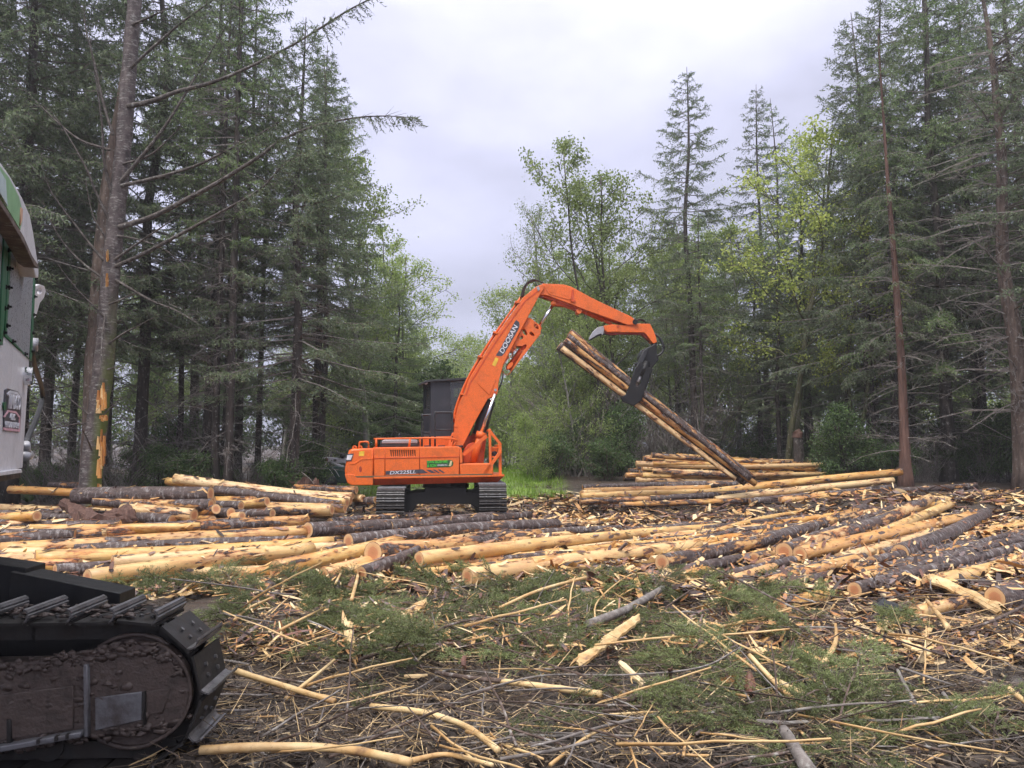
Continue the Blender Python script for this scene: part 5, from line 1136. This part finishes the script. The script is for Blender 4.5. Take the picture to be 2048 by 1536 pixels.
def brush(seed):
    rs = np.random.RandomState(seed); b_ = MB()
    for _ in range(46):
        a = rs.rand() * 6.28; o = np.array([rs.normal() * .35, rs.normal() * .35, -.05]); d = np.array([math.cos(a) * .45, math.sin(a) * .45, 1.]); L = rs.uniform(1.2, 3.4); s_ = np.linspace(0, 1, 5)[:, None]
        P = o + d * L * s_ + np.array([math.cos(a), math.sin(a), -.6]) * L * .25 * s_ ** 2 + rs.normal(size=(5, 3)) * .05 * s_; r = np.linspace(.016, .004, 5); b_.twigs(P[:-1], P[1:], r[:-1], r[1:])
        m_ = 9; f = rs.randint(1, 5, m_); dv = nrm(d + rs.normal(size=(m_, 3)) * .8); b_.twigs(P[f], P[f] + dv * rs.uniform(.2, .7, (m_, 1)), .006, .002)
    return b_.mesh('stems', M['dead'])
BRU = [brush(61), brush(62)]
def fern(seed):
    rs = np.random.RandomState(seed); b_ = MB(); c = MB()
    for k in range(15):
        a = k * 2.4 + rs.rand() * .4; L = rs.uniform(.6, 1.0); s_ = np.linspace(0, 1, 14)[:, None]; e = rs.uniform(.7, 1.3)
        P = np.array([math.cos(a), math.sin(a), e]) * L * s_ + np.array([0, 0, -1.]) * L * .8 * s_ ** 2; T_ = nrm(np.gradient(P, axis=0)); sd = nrm(np.cross(T_, [[0, 0, 1.]]))
        w = (.13 * np.sin(math.pi * np.clip(s_ * .9 + .1, 0, 1)))
        for sg in (-1, 1): b_.tris(P[1:], (sd * sg * w + T_ * .03 - np.array([[0, 0, .02]]))[1:], T_[1:] * .025)
        c.twigs(P[:-1], P[1:], .006, .004)
    return [('fronds', b_.mesh('fronds', M['fern'])), ('stalks', c.mesh('stalks', M['stick_bark']))]
FER = [fern(71), fern(72)]
ru = random.Random(9)
def under(n, xa, xb, ya, yb, parts, label, cat, group, name, s0, s1):
    for k in range(n):
        px = xa + (xb - xa) * (k + ru.random()) / n; b_ = base(px, ru.uniform(ya, yb)); plant(name, ru.choice(parts), b_, label, cat, group, ru.uniform(s0, s1), ru.random() * 6.28)
under(12, 40, 620, 25, 31, [SHR[0], SHR[1]], 'leafy shrub under the conifers behind the rear log deck', 'shrub', 'shrubs behind the rear log deck', 'shrub', .5, .95)
under(12, 60, 640, 24, 28, FER, 'green sword fern at the edge of the rear log deck', 'fern', 'ferns behind the rear log deck', 'fern', .8, 1.3)
under(6, 60, 560, 24, 30, [[('stems', BRU[0])], [('stems', BRU[1])]], 'bare grey brush under the conifers behind the rear log deck', 'brush', 'brush behind the rear log deck', 'brush', .7, 1.1)
under(9, 1050, 1240, 34, 40, [SHR[0], SHR[1], SHR[2]], 'green bush between meadow and far stack', 'shrub', 'bushes between meadow and far stack', 'shrub', .6, 1.15)
under(10, 1130, 1420, 37, 43, [[('stems', BRU[0])], [('stems', BRU[1])]], 'bare grey thicket behind the far stack', 'brush', 'thicket behind the far stack', 'brush', 1.2, 1.8)
under(10, 1000, 1480, 41, 48, [SHR[2]], 'light green bush under the maples', 'shrub', 'light bushes under the maples', 'shrub', .7, 1.2)
under(14, 1300, 1700, 38, 44, [SHR[1], SHR[0]], 'dark shrub in the shade behind the far stack', 'shrub', 'shrubs behind the far stack', 'shrub', .5, .95)
under(20, 1640, 2120, 30, 36, [SHR[0], SHR[1]], 'dark shrub under the firs beyond the log fan', 'shrub', 'shrubs under the right-hand firs', 'shrub', .5, 1.0)
under(8, 1700, 2080, 29.5, 34, [[('stems', BRU[0])], [('stems', BRU[1])]], 'bare brush under the firs beyond the log fan', 'brush', 'brush under the right-hand firs', 'brush', .6, 1.0)
under(10, 640, 960, 40, 50, [SHR[2], SHR[1]], 'bush along the meadow behind the loader', 'shrub', 'bushes along the meadow', 'shrub', 1.2, 2.0)
under(22, -100, 2150, 48, 64, [SHR[2], SHR[1]], 'tall bush deep in the forest', 'shrub', 'bushes deep in the forest', 'shrub', 1.8, 3.0)
# meadow
rs = np.random.RandomState(8); n = 16000; gx_ = rs.uniform(-10, 2.2, n); gy_ = rs.uniform(29.5, 54, n); k = vnoise(gx_ * .6, gy_ * .6, 5) > .25; gx_, gy_ = gx_[k], gy_[k]; n = len(gx_)
B = np.stack([gx_, gy_, gz(gx_, gy_) - .02], -1); D = np.stack([rs.normal(size=n) * .12, rs.normal(size=n) * .12, rs.uniform(.15, .45, n)], -1); a = rs.rand(n) * 3.14
gm = MB(); gm.tris(B, D, np.stack([np.cos(a) * .018, np.sin(a) * .018, 0 * a], -1)); go = gm.build('meadow_grass', M['grass']); tag(go, 'bright green meadow grass behind the loader', 'grass', kind='stuff')

# ================================================================== stump, snag, machine behind
sp_ = at(615, 968, 25.5); sp_[2] = float(gz(sp_[0], 25.5)); st = empty('torn_stump', sp_); tag(st, 'torn reddish rotten stump beside the loader counterweight', 'stump')
b_ = MB(); rs = np.random.RandomState(4); n = 18; hs = [-.3, .1, .5, .85, 1.05]; V = []
for z in hs:
    th = np.arange(n) * 6.283 / n; r_ = (.48 - .1 * z) * (1 + .25 * (rs.rand(n) - .5)); V.append(np.stack([np.cos(th) * r_, np.sin(th) * r_, z + (rs.uniform(-.25, .1, n) if z > 1 else 0 * th)], -1))
V = np.vstack(V); i_ = np.arange(4)[:, None] * n; j = np.arange(n)[None]; j2 = (j + 1) % n
b_.add(np.vstack([V, [(0, 0, .8)]]), [[4 * n + q, 4 * n + (q + 1) % n, 5 * n] for q in range(n)], np.stack([i_ + j, i_ + j2, i_ + n + j2, i_ + n + j], -1).reshape(-1, 4)); b_.build('stump_core', M['bark_red'], st)
b_ = MB()
for q in range(60):
    a = rs.rand() * 6.28; r_ = rs.uniform(.35, .5); z = rs.uniform(0, 1.0); S = np.array([[math.cos(a) * r_, math.sin(a) * r_, z]]); b_.twigs(S, S + np.array([[math.cos(a) * .15, math.sin(a) * .15, rs.uniform(-.6, .35)]]), rs.uniform(.012, .03), .004)
so = b_.build('splinters', M['bark_red'], st); so['kind'] = 'stuff'
sp_ = base(1596, 34); sn = empty('broken_snag', sp_); tag(sn, 'short broken snag with rust-red top right of the far stack', 'snag')
zt = at(1596, 862, 34)[2] - sp_[2]; b_ = MB(); b_.tube([(0, 0, -.2), (.03, 0, zt * .5), (0, 0, zt - .3)], [.26, .22, .21], 12, jag=.15, seed=2); b_.build('trunk', M['bark_dark'], sn); b_ = MB(); b_.tube([(0, 0, zt - .3), (.02, 0, zt - .1), (-.06, 0, zt + .02)], [.21, .2, .14], 12, jag=.7, seed=5); b_.build('broken_top', M['bark_red'], sn)
BM = Frame(at(660, 965, 29.), R_(4)); bm_ = empty('parked_machine', BM.O, BM.yaw); tag(bm_, 'dark green machine with white boom half hidden behind the torn stump', 'machine')
plate(BM, 'body', [(640, 938), (655, 934), (735, 934), (735, 966), (640, 966)], 0, 1.6, M['dark_green'], bm_, bev=.05)
plate(BM, 'boom', [(634, 913.5), (658, 915), (700, 916.5), (700, 927), (664, 925), (650, 919), (634, 916)], .3, .6, M['white_paint'], bm_, bev=.02)
plate(BM, 'boom_panel', [(667, 918.5), (673, 918.5), (673, 923), (667, 923)], .285, .31, M['decal_dark'], bm_, bev=.002)
pipe('boom_cylinder', [BM.p(662, 925.5, .3), BM.p(688, 934, .3)], .05, M['white_paint'], bm_, 10)
pipe('pivot', [BM.p(653, 919, .2), BM.p(653, 919, .7)], .07, M['bark_red'], bm_, 12)
pipe('lamp', [BM.p(685, 911.5, .2), BM.p(685, 911.5, .5)], .10, M['rubber'], bm_, 14)
for x in (655, 665): pipe('cable', smooth_path([BM.p(x, 936, -.05), BM.p(x + 6, 941, -.08), BM.p(x + 14, 954, -.05)], 4), .012, M['white_paint'], bm_, 6)
pipe('wheel', [BM.p(655, 966, -.1), BM.p(655, 966, .25)], .35, M['rubber'], bm_, 20)
# rotten root wad before the mossy tree
for pts, r0, r1 in (([(132, 1003), (165, 1022), (202, 1044)], .16, .22), ([(262, 1022), (225, 1030), (195, 1036)], .24, .12), ([(205, 1046), (245, 1040), (268, 1034)], .2, .1)):
    P = smooth_path([on_ground(x, y + 14, .16) + np.array([0, 0, .1]) for x, y in pts], 4); c = P[0].copy(); b_ = MB(); b_.tube(P - c, np.linspace(r0, r1, len(P)), 10, jag=.5, seed=int(pts[0][0])); o = b_.build('rotten_log', M['bark_red']); o.location = c
    tag(o, 'crumbling dark red rotten log at the foot of the mossy spruce', 'log', 'rotten logs at the mossy spruce')

# ================================================================== slash: sticks, slabs, bark, boughs
def hero_stick(pts, r0, r1, mat, label, lift=.05, l2=None, cat='branch', name='branch', n=7, group=None):
    k = len(pts); W = np.array([on_ground(x, y, lift + ((l2 if l2 is not None else lift) - lift) * q / (k - 1)) for q, (x, y) in enumerate(pts)])
    P = smooth_path(W, 5) if k > 2 else np.array([W[0], W[0] * .67 + W[1] * .33, W[0] * .33 + W[1] * .67, W[1]])
    c = P[0].copy(); b_ = MB(); b_.tube(P - c, np.linspace(r0, r1, len(P)), n, jag=.18, seed=int(pts[0][0])); o = b_.build(name, M[mat], None, True); o.location = c
    tag(o, label, cat, group); return o
HS = [([(468, 1341), (560, 1370), (669, 1403)], .028, .024, 'stick_peel', 'straight peeled branch beside the harvester track'), ([(571, 1398), (620, 1360), (669, 1320)], .018, .014, 'stick_peel', 'peeled stick crossing the straight peeled branch'),
      ([(400, 1500), (560, 1494), (698, 1500), (821, 1524)], .032, .028, 'stick_peel', 'long peeled pole in the mud beside the harvester track'), ([(815, 1524), (891, 1509), (985, 1530)], .02, .014, 'stick_peel', 'orange peeled stick at the end of the long peeled pole'),
      ([(742, 1413), (839, 1424), (930, 1452), (996, 1500)], .024, .022, 'stick_peel', 'bowed peeled branch arching over the mud'), ([(718, 1320), (770, 1302), (827, 1284), (900, 1250), (960, 1238), (1070, 1228)], .016, .010, 'stick_bark', 'long wavy reddish-brown branch over the green boughs'),
      ([(1177, 1249), (1250, 1220), (1325, 1177)], .05, .045, 'dead', 'thick grey-barked limb lying in the green boughs'), ([(870, 1345), (940, 1356), (1010, 1362)], .02, .022, 'stick_bark', 'dark-barked end of the peeled pole'), ([(991, 1361), (1100, 1375), (1203, 1389)], .024, .03, 'stick_peel', 'stout peeled pole below the split pale slab'),
      ([(1499, 1310), (1550, 1365), (1606, 1417)], .02, .024, 'stick_peel', 'peeled stick forming the short arm of the V'), ([(1550, 1360), (1650, 1408), (1755, 1447)], .026, .03, 'stick_peel', 'long pale peeled stick forming the long arm of the V'), ([(1440, 1254), (1510, 1238), (1585, 1216)], .02, .014, 'stick_peel', 'slim pale stick above the V of sticks'),
      ([(1853, 1200), (1880, 1232), (1897, 1257)], .02, .03, 'stick_peel', 'short pale stick leaning by the split orange slab'), ([(2048, 1212), (1990, 1240), (1939, 1257)], .022, .012, 'stick_bark', 'dark stick under the split orange slab'), ([(1669, 1233), (1672, 1280), (1648, 1328)], .012, .03, 'stick_peel', 'crooked pale root stub standing in the mud'),
      ([(698, 1100), (688, 1132), (671, 1167)], .02, .018, 'stick_peel', 'upright bent peeled stick before the sawn butts'), ([(725, 1103), (716, 1150), (703, 1200)], .024, .024, 'stick_peel', 'upright straight peeled stick before the sawn butts'), ([(1190, 1250), (1197, 1200), (1260, 1150), (1310, 1150), (1350, 1165)], .012, .008, 'stick_peel', 'thin hooped peeled twig over the boughs'),
      ([(1000, 1215), (1080, 1180), (1172, 1155)], .02, .024, 'stick_peel', 'peeled limb running up to the pale logs'), ([(1618, 1141), (1740, 1160), (1900, 1190), (2048, 1180)], .012, .008, 'stick_bark', 'long thin dark whip across the right-hand litter'), ([(1560, 1165), (1680, 1195), (1850, 1192)], .012, .008, 'stick_bark', 'thin dark whip below the dark long logs'), ([(1330, 1215), (1400, 1172), (1480, 1155), (1530, 1160)], .010, .006, 'stick_bark', 'thin arched dark twig over the right boughs'),
      ([(1190, 1290), (1330, 1275), (1470, 1268), (1580, 1258)], .012, .010, 'stick_peel', 'long thin pale rod under the grey limb'), ([(920, 1392), (1080, 1352), (1250, 1350), (1400, 1335), (1480, 1295)], .010, .007, 'dead', 'long thin grey twig winding over the mud'), ([(1240, 1405), (1300, 1388), (1350, 1400)], .03, .012, 'stick_bark', 'knobbly dark chunk of branch with bright break'), ([(1795, 1340), (1810, 1370), (1830, 1405)], .014, .016, 'dead', 'short grey stick in the bare mud'), ([(1800, 1335), (1850, 1352), (1905, 1370)], .014, .010, 'dead', 'grey stick angled over the bare mud'), ([(1885, 1385), (1930, 1440), (1965, 1470)], .016, .012, 'dead', 'longer grey stick crossing the bare mud'), ([(2015, 1375), (2040, 1395), (2070, 1420)], .022, .022, 'stick_peel', 'pale peeled stick running out over bare mud'), ([(1568, 1461), (1592, 1500), (1620, 1545)], .04, .05, 'dead', 'splintered grey stump splinter in the mud'),
      ([(1100, 1530), (1180, 1470), (1260, 1440)], .014, .008, 'stick_peel', 'frayed pale fibre bundle in the mud'), ([(1000, 1518), (1110, 1500), (1190, 1480)], .012, .010, 'dead', 'thin grey stick by the frayed fibre bundle'), ([(850, 1345), (820, 1300), (800, 1280)], .010, .006, 'stick_bark', 'side shoot of the wavy brown branch'), ([(560, 1260), (610, 1235), (650, 1215)], .016, .012, 'stick_peel', 'pale stick below the sawn butts'), ([(468, 1240), (500, 1215), (545, 1195)], .016, .014, 'stick_peel', 'pale stick beside the track grousers')]
for pts, r0, r1, mt, lab in HS: hero_stick(pts, r0, r1, mt, lab, lift=.24 if pts[0][1] > 1180 and pts[0][1] < 1345 else .12, l2=.26 if pts[-1][1] < 1345 else .13)
def slab(pts, w, th, mat, label, lift=.08, l2=.12, name='wood_splinter'):
    P = np.array([on_ground(x, y, lift + (l2 - lift) * q / (len(pts) - 1)) for q, (x, y) in enumerate(pts)]); P = smooth_path(P, 5) if len(pts) > 2 else np.linspace(P[0], P[1], 8)
    c = P[0].copy(); P = P - c; T_ = nrm(np.gradient(P, axis=0)); sd = nrm(np.cross(T_, [[0, 0, 1.]])); up = np.cross(sd, T_); rs = np.random.RandomState(int(pts[0][0])); k = len(P); n = 6
    xs = np.linspace(-1, 1, n); V = []
    for q in range(k):
        ww = w * (1 + .22 * rs.normal()) * (1 if 0 < q < k - 1 else .6); jag = rs.normal(size=n) * .09 * (q in (0, k - 1))
        top = P[q] + sd[q] * (xs * ww)[:, None] + up[q] * ((1 - xs ** 2) * w * .45 + rs.normal(size=n) * th * .35 + th)[:, None] + T_[q] * jag[:, None]
        V.append(np.vstack([top, top[::-1] - up[q] * th]))
    V = np.array(V); m_ = 2 * n; i_ = np.arange(k - 1)[:, None] * m_; j = np.arange(m_)[None]; j2 = (j + 1) % m_
    b_ = MB(); b_.add(V.reshape(-1, 3), None, np.stack([i_ + j, i_ + m_ + j, i_ + m_ + j2, i_ + j2], -1).reshape(-1, 4)); o = b_.build(name, M[mat]); o.location = c
    for f in (0, k - 1):
        pass
    tag(o, label, 'wood piece'); return o
slab([(1157, 1330), (1185, 1308), (1215, 1285), (1245, 1262), (1277, 1238)], .065, .025, 'stick_peel', 'pale split slab standing out of the green boughs', .10, .28)
slab([(1865, 1160), (1935, 1192), (2004, 1226)], .13, .03, 'stick_peel', 'wide split orange slab before the sawn butt', .22, .1)
slab([(1800, 1284), (1835, 1300), (1876, 1318)], .07, .015, 'stick_peel', 'curled orange bark plate on the bare mud', .12, .06)
slab([(690, 1240), (700, 1280), (716, 1325)], .045, .02, 'stick_peel', 'shredded pale upright splinter in the green boughs', .3, .06)
slab([(1765, 1205), (1785, 1222), (1805, 1236)], .12, .012, 'black_paint', 'black curled sheet lying beside the split orange slab', .16, .08)
slab([(470, 1180), (520, 1178), (562, 1190)], .07, .02, 'stick_bark', 'dark hollow bark trough under the sawn butts', .08, .08)
slab([(800, 1235), (830, 1220), (850, 1205)], .07, .015, 'stick_peel', 'cluster of pale splintered wood in the green boughs', .05, .2)
slab([(1660, 1132), (1730, 1150), (1800, 1160)], .11, .012, 'stick_peel', 'broad pale inner bark sheet before the dark long logs', .06, .06)
# shared small pieces
def near(px, py):
    L_ = [(440, 1320, 'beside the harvester track'), (650, 1180, 'below the sawn butts'), (1215, 1290, 'around the pale split slab'), (1600, 1390, 'around the V of peeled sticks'), (1940, 1190, 'around the split orange slab'), (600, 1500, 'along the long peeled pole'), (1100, 1150, 'below the pale middle logs'), (1100, 1390, 'by the stout peeled pole'), (1140, 1490, 'by the frayed fibre bundle'), (1870, 1370, 'on the bare right-hand mud'), (1500, 1180, 'below the log fan'), (1900, 1500, 'beyond the splintered grey splinter'), (1400, 1010, 'along the long deck right of the loader'), (1750, 1080, 'among the fanned logs'), (950, 1080, 'before the loader tracks'), (300, 1160, 'before the front log deck')]
    return min(L_, key=lambda q: (q[0] - px) ** 2 + 4 * (q[1] - py) ** 2)[2]
rs = np.random.RandomState(21)
def stick_mesh(seed, mat):
    q = np.random.RandomState(seed); k = 7; t_ = np.linspace(0, 1, k); P = np.stack([t_, np.cumsum(q.normal(size=k)) * .012, np.abs(np.cumsum(q.normal(size=k))) * .010], -1); b_ = MB(); b_.tube(P, np.linspace(.016, .009, k), 6, jag=.25, seed=seed)
    for _ in range(2): j = q.randint(1, k - 1); b_.twigs(P[j][None], P[j][None] + np.array([[.08, q.normal() * .08, .05]]), .006, .003)
    return b_.mesh('stick', M[mat], True)
SM = [(stick_mesh(80 + k, mt), mt) for k, mt in enumerate(('stick_peel', 'stick_bark', 'dead', 'dead', 'stick_bark', 'stick_peel', 'stick_bark'))]
SL = {'stick_peel': 'small pale peeled stick scattered in the slash', 'stick_bark': 'small brown-barked stick scattered in the slash', 'dead': 'small grey weathered stick scattered in the slash'}
px = rs.uniform(440, 2060, 290); py = 1165 + 375 * rs.rand(290) ** 1.0; W = og(px, py)
for k in range(290):
    me, mt = SM[rs.randint(len(SM))]; o = link('stick', me); L = rs.uniform(.3, 1.5); o.location = W[k] + np.array([0, 0, rs.uniform(.06, .3 if py[k] < 1330 else .11)]); o.rotation_euler = (rs.rand() * 6, rs.normal() * .18, rs.rand() * 6.28); o.scale = (L, rs.uniform(.3, .9), rs.uniform(.3, .9)); w_ = near(px[k], py[k]); tag(o, SL[mt].replace('scattered in the slash', 'lying ' + w_), 'stick', SL[mt].replace('stick scattered in the slash', 'sticks ' + w_))
def strip_mesh(seed):
    q = np.random.RandomState(seed); k = 6; n = 4; V = []
    for a in range(k):
        f = a / (k - 1); w = .16 * (1 - .5 * abs(f - .5)) * q.uniform(.7, 1.2)
        for c in range(n): x_ = c / (n - 1) * 2 - 1; V.append((f - .5, x_ * w, .10 * (1 - x_ * x_) * (1 if seed % 2 else -.6) + .06 * math.sin(f * 4 + seed) + q.normal() * .01))
    V = np.array(V); f4 = [(a * n + c, (a + 1) * n + c, (a + 1) * n + c + 1, a * n + c + 1) for a in range(k - 1) for c in range(n - 1)]
    b_ = MB(); b_.add(V, None, f4); m_ = b_.mesh('bark_strip', M['strip'], False); return m_
STM = [strip_mesh(90 + k) for k in range(6)]
n = 290; px = np.concatenate([rs.uniform(1080, 2050, 180), rs.uniform(700, 1600, 85), rs.uniform(450, 2050, 25)]); py = np.concatenate([rs.uniform(990, 1200, 180), rs.uniform(1050, 1170, 85), rs.uniform(1180, 1420, 25)]); W = og(px, py)
for k in range(n):
    o = link('bark_strip', STM[rs.randint(6)]); L = rs.uniform(.2, .8) * (1 if k < 265 else .5); o.location = W[k] + np.array([0, 0, rs.uniform(.03, .14)]); o.rotation_euler = (rs.normal() * .6, rs.normal() * .35, rs.rand() * 6.28); w_ = rs.uniform(.2, .55) * (.4 + L * .5); o.scale = (L, w_, w_)
    md = o.modifiers.new('thickness', 'SOLIDIFY'); md.thickness = .03
    w_ = near(px[k], py[k]); tag(o, 'curled strip of torn bark or sapwood ' + w_, 'bark', 'torn bark strips ' + w_)
def bough_mesh(seed):
    q = np.random.RandomState(seed); b_ = MB(); k = 8; t_ = np.linspace(0, 1, k); P = np.stack([t_ * 1.1, np.cumsum(q.normal(size=k)) * .02, .16 * np.sin(t_ * 3.1) + .02], -1); r = np.linspace(.011, .003, k); b_.twigs(P[:-1], P[1:], r[:-1], r[1:], 1)
    n_ = 30; f = q.uniform(.08, 1, n_); S = np.stack([np.interp(f, t_, P[:, c]) for c in range(3)], -1); sg = q.choice([-1, 1], n_); L = (.12 + .34 * (1 - f)) * q.uniform(.7, 1.2, n_)
    D = nrm(np.stack([np.full(n_, .75), sg * q.uniform(.5, 1., n_), q.normal(size=n_) * .35 + .1], -1)); E_ = S + D * L[:, None]; E_[:, 2] -= L * .18; b_.twigs(S, E_, .005, .002, 1)
    i_ = np.repeat(np.arange(n_), 7); f2 = q.uniform(.15, 1, len(i_))[:, None]; S2 = S[i_] + (E_[i_] - S[i_]) * f2; D2 = nrm(D[i_] + np.stack([q.normal(size=len(i_)) * .3, q.choice([-1, 1], len(i_)) * .8, q.normal(size=len(i_)) * .35], -1)); E2 = S2 + D2 * q.uniform(.06, .15, (len(i_), 1))
    add_needles(b_, np.vstack([S, S2]), np.vstack([E_, E2]), q, .0075, .034, .0036, 0); return b_.mesh('fir_bough', [M['bough'], M['stick_bark']])
BGM = [bough_mesh(120 + k) for k in range(5)]
zones = [(470, 800, 1180, 1300, 42), (900, 1300, 1175, 1340, 64), (1300, 1560, 1165, 1270, 26), (560, 900, 1260, 1400, 14), (1330, 1560, 1300, 1440, 14), (1600, 2060, 1420, 1536, 16), (900, 1700, 1420, 1536, 6), (1560, 2060, 1210, 1340, 6), (240, 480, 1150, 1200, 9), (700, 1000, 1150, 1210, 8)]
for (x0, x1, y0, y1, n) in zones:
    px, py = rs.uniform(x0, x1, n), rs.uniform(y0, y1, n); W = og(px, py)
    for k in range(n):
        o = link('fir_bough', BGM[rs.randint(5)]); o.location = W[k] + np.array([0, 0, rs.uniform(.0, .10 if y0 < 1300 else .05)]); s_ = rs.uniform(.55, 1.1); o.scale = (s_, s_, s_ * rs.uniform(.5, 1.1)); o.rotation_euler = (rs.normal() * .28, rs.normal() * .18, rs.rand() * 6.28); w_ = near(px[k], py[k]); tag(o, 'cut green fir bough lying ' + w_, 'bough', 'cut fir boughs ' + w_)
# uncountable litter
def litter(px, py, l0, l1, w0, w1, lift, tilt):
    W = og(px, py); n = len(px); L = np.exp(rs.uniform(math.log(l0), math.log(l1), n)); w = rs.uniform(w0, w1, n) * np.sqrt(L / l1); a = rs.rand(n) * 6.283; e = rs.normal(size=n) * tilt
    D = np.stack([np.cos(a) * np.cos(e), np.sin(a) * np.cos(e), np.sin(e)], -1); S = np.cross(D, rs.normal(size=(n, 3)) * .4 + np.array([0, 0, 1.])); S = nrm(S); U = np.cross(S, D)
    W[:, 2] += rs.rand(n) * lift; c = rs.uniform(-.25, .25, n); V = np.empty((n, 8, 3))
    for q, f in enumerate((-.5, -.17, .17, .5)):
        o_ = W + D * (L * f)[:, None] + U * (c * L * (.25 - f * f) * 1.2)[:, None]; ww = (w * (1 if abs(f) < .3 else rs.uniform(.25, .9, n)))[:, None]; V[:, q * 2] = o_ - S * ww; V[:, q * 2 + 1] = o_ + S * ww
    f = np.arange(n)[:, None, None] * 8 + np.array([[0, 1, 3, 2], [2, 3, 5, 4], [4, 5, 7, 6]])[None]; return V.reshape(-1, 3), f.reshape(-1, 4)
lt = MB(); du = MB()
for (x0, x1, y0, y1, n, l0, l1, w0, w1, lift, tilt) in ((1080, 2060, 985, 1200, 14000, .07, .8, .02, .07, .14, .25), (690, 1300, 1000, 1180, 7500, .06, .7, .02, .06, .12, .25), (-20, 720, 1015, 1200, 5200, .06, .7, .02, .06, .1, .25), (740, 1180, 985, 1050, 3000, .10, .4, .03, .07, .05, .2), (1500, 2060, 1180, 1330, 2600, .05, .35, .01, .04, .08, .3), (440, 1520, 1170, 1330, 3600, .06, .40, .006, .025, .20, .35), (280, 2060, 1290, 1540, 7500, .03, .20, .003, .012, .05, .35)):
    v, f = litter(rs.uniform(x0, x1, n), y0 + (y1 - y0) * rs.rand(n) ** .9, l0, l1, w0, w1, lift, tilt); (du if y1 > 1500 else lt).add(v, None, f)
for (P, Q, r0, r1) in LOGS[6:]:
    D = Q - P; L = np.linalg.norm(D); D = D / L; sd = np.cross(D, [0, 0, 1.]); sd /= np.linalg.norm(sd) + 1e-9; up = np.cross(sd, D)
    n = int(L * 5); f = rs.rand(n); ph = rs.normal(size=n) * .7; r_ = (r0 + (r1 - r0) * f) * 1.03 + .006
    nn = sd[None] * np.sin(ph)[:, None] + up[None] * np.cos(ph)[:, None]; W = P[None] + D[None] * (L * f)[:, None] + nn * r_[:, None]
    a = rs.normal(size=n) * .5; tg = np.cross(nn, D[None]); dl = D[None] * np.cos(a)[:, None] + tg * np.sin(a)[:, None]; sl2 = np.cross(dl, nn); ln_ = rs.uniform(.05, .28, n); w = rs.uniform(.008, .035, n); lf_ = rs.uniform(0, .05, n) * (rs.rand(n) < .5)
    V = np.empty((n, 8, 3))
    for q, g2 in enumerate((-.5, -.17, .17, .5)):
        o_ = W + dl * (ln_ * g2)[:, None] + nn * (lf_ * max(0, g2 + .2) * 2)[:, None]; ww = (w * (1 if abs(g2) < .3 else .55))[:, None]; V[:, q * 2] = o_ - sl2 * ww; V[:, q * 2 + 1] = o_ + sl2 * ww
    ff = np.arange(n)[:, None, None] * 8 + np.array([[0, 1, 3, 2], [2, 3, 5, 4], [4, 5, 7, 6]])[None]; lt.add(V.reshape(-1, 3), None, ff.reshape(-1, 4))
o = lt.build('bark_litter', M['chips']); tag(o, 'torn bark, splinters and wood chips strewn among the logs', 'litter', kind='stuff')
o = du.build('straw_duff', M['duff']); tag(o, 'straw-brown shredded duff pressed into the foreground mud', 'litter', kind='stuff')
tl = MB()
for (x0, x1, y0, y1, n, l0, l1) in ((440, 2060, 1150, 1330, 4200, .1, .6), (280, 2060, 1300, 1540, 5000, .06, .4), (0, 300, 1080, 1180, 260, .2, .6), (700, 2050, 990, 1160, 1200, .2, .8)):
    W = og(rs.uniform(x0, x1, n), rs.uniform(y0, y1, n)); a = rs.rand(n) * 6.28; L = rs.uniform(l0, l1, n); e = rs.normal(size=n) * .3; W[:, 2] += rs.rand(n) * .1; tl.twigs(W, W + np.stack([np.cos(a) * np.cos(e), np.sin(a) * np.cos(e), np.sin(e)], -1) * L[:, None], rs.uniform(.002, .006, n), .0015)
o = tl.build('twig_litter', M['twiglitter']); tag(o, 'fine broken twigs scattered through the slash', 'litter', kind='stuff')
cl = MB(); n = 1500; W = og(rs.uniform(250, 2060, n), 1290 + 250 * rs.rand(n)); ic = bmesh.new(); bmesh.ops.create_icosphere(ic, subdivisions=1, radius=1.0); iv = np.array([v.co[:] for v in ic.verts]); fi = np.array([[v.index for v in f.verts] for f in ic.faces]); ic.free()
for k in range(n):
    s_ = rs.uniform(.012, .06) * (1 if rs.rand() < .9 else 1.8); V = iv * (1 + .35 * rs.normal(size=(len(iv), 1))) * s_ * np.array([1.3, 1, .6]); a = rs.rand() * 6.28; V = V @ np.array([[math.cos(a), -math.sin(a), 0], [math.sin(a), math.cos(a), 0], [0, 0, 1]]); cl.add(V + W[k], fi)
o = cl.build('mud_clods', M['ground'], None, True); tag(o, 'clods of wet mud churned up in the foreground', 'mud', kind='stuff')
# rain-hazed air
hz_ = MB(); hz_.box(-300, 300, -30, 330, -4, 42); hm = bpy.data.materials.new('rain_haze'); hm.use_nodes = True; t = hm.node_tree; t.nodes.clear(); ho_ = N(t, 'ShaderNodeOutputMaterial'); pv = N(t, 'ShaderNodeVolumePrincipled'); pv.inputs['Color'].default_value = (.92, .93, .95, 1); pv.inputs['Density'].default_value = .0010; pv.inputs['Anisotropy'].default_value = .2; t.links.new(pv.outputs[0], ho_.inputs['Volume'])
o = hz_.build('haze', hm); o['kind'] = 'stuff'; o['label'] = 'thin grey rain haze hanging in the air'; o['category'] = 'haze'
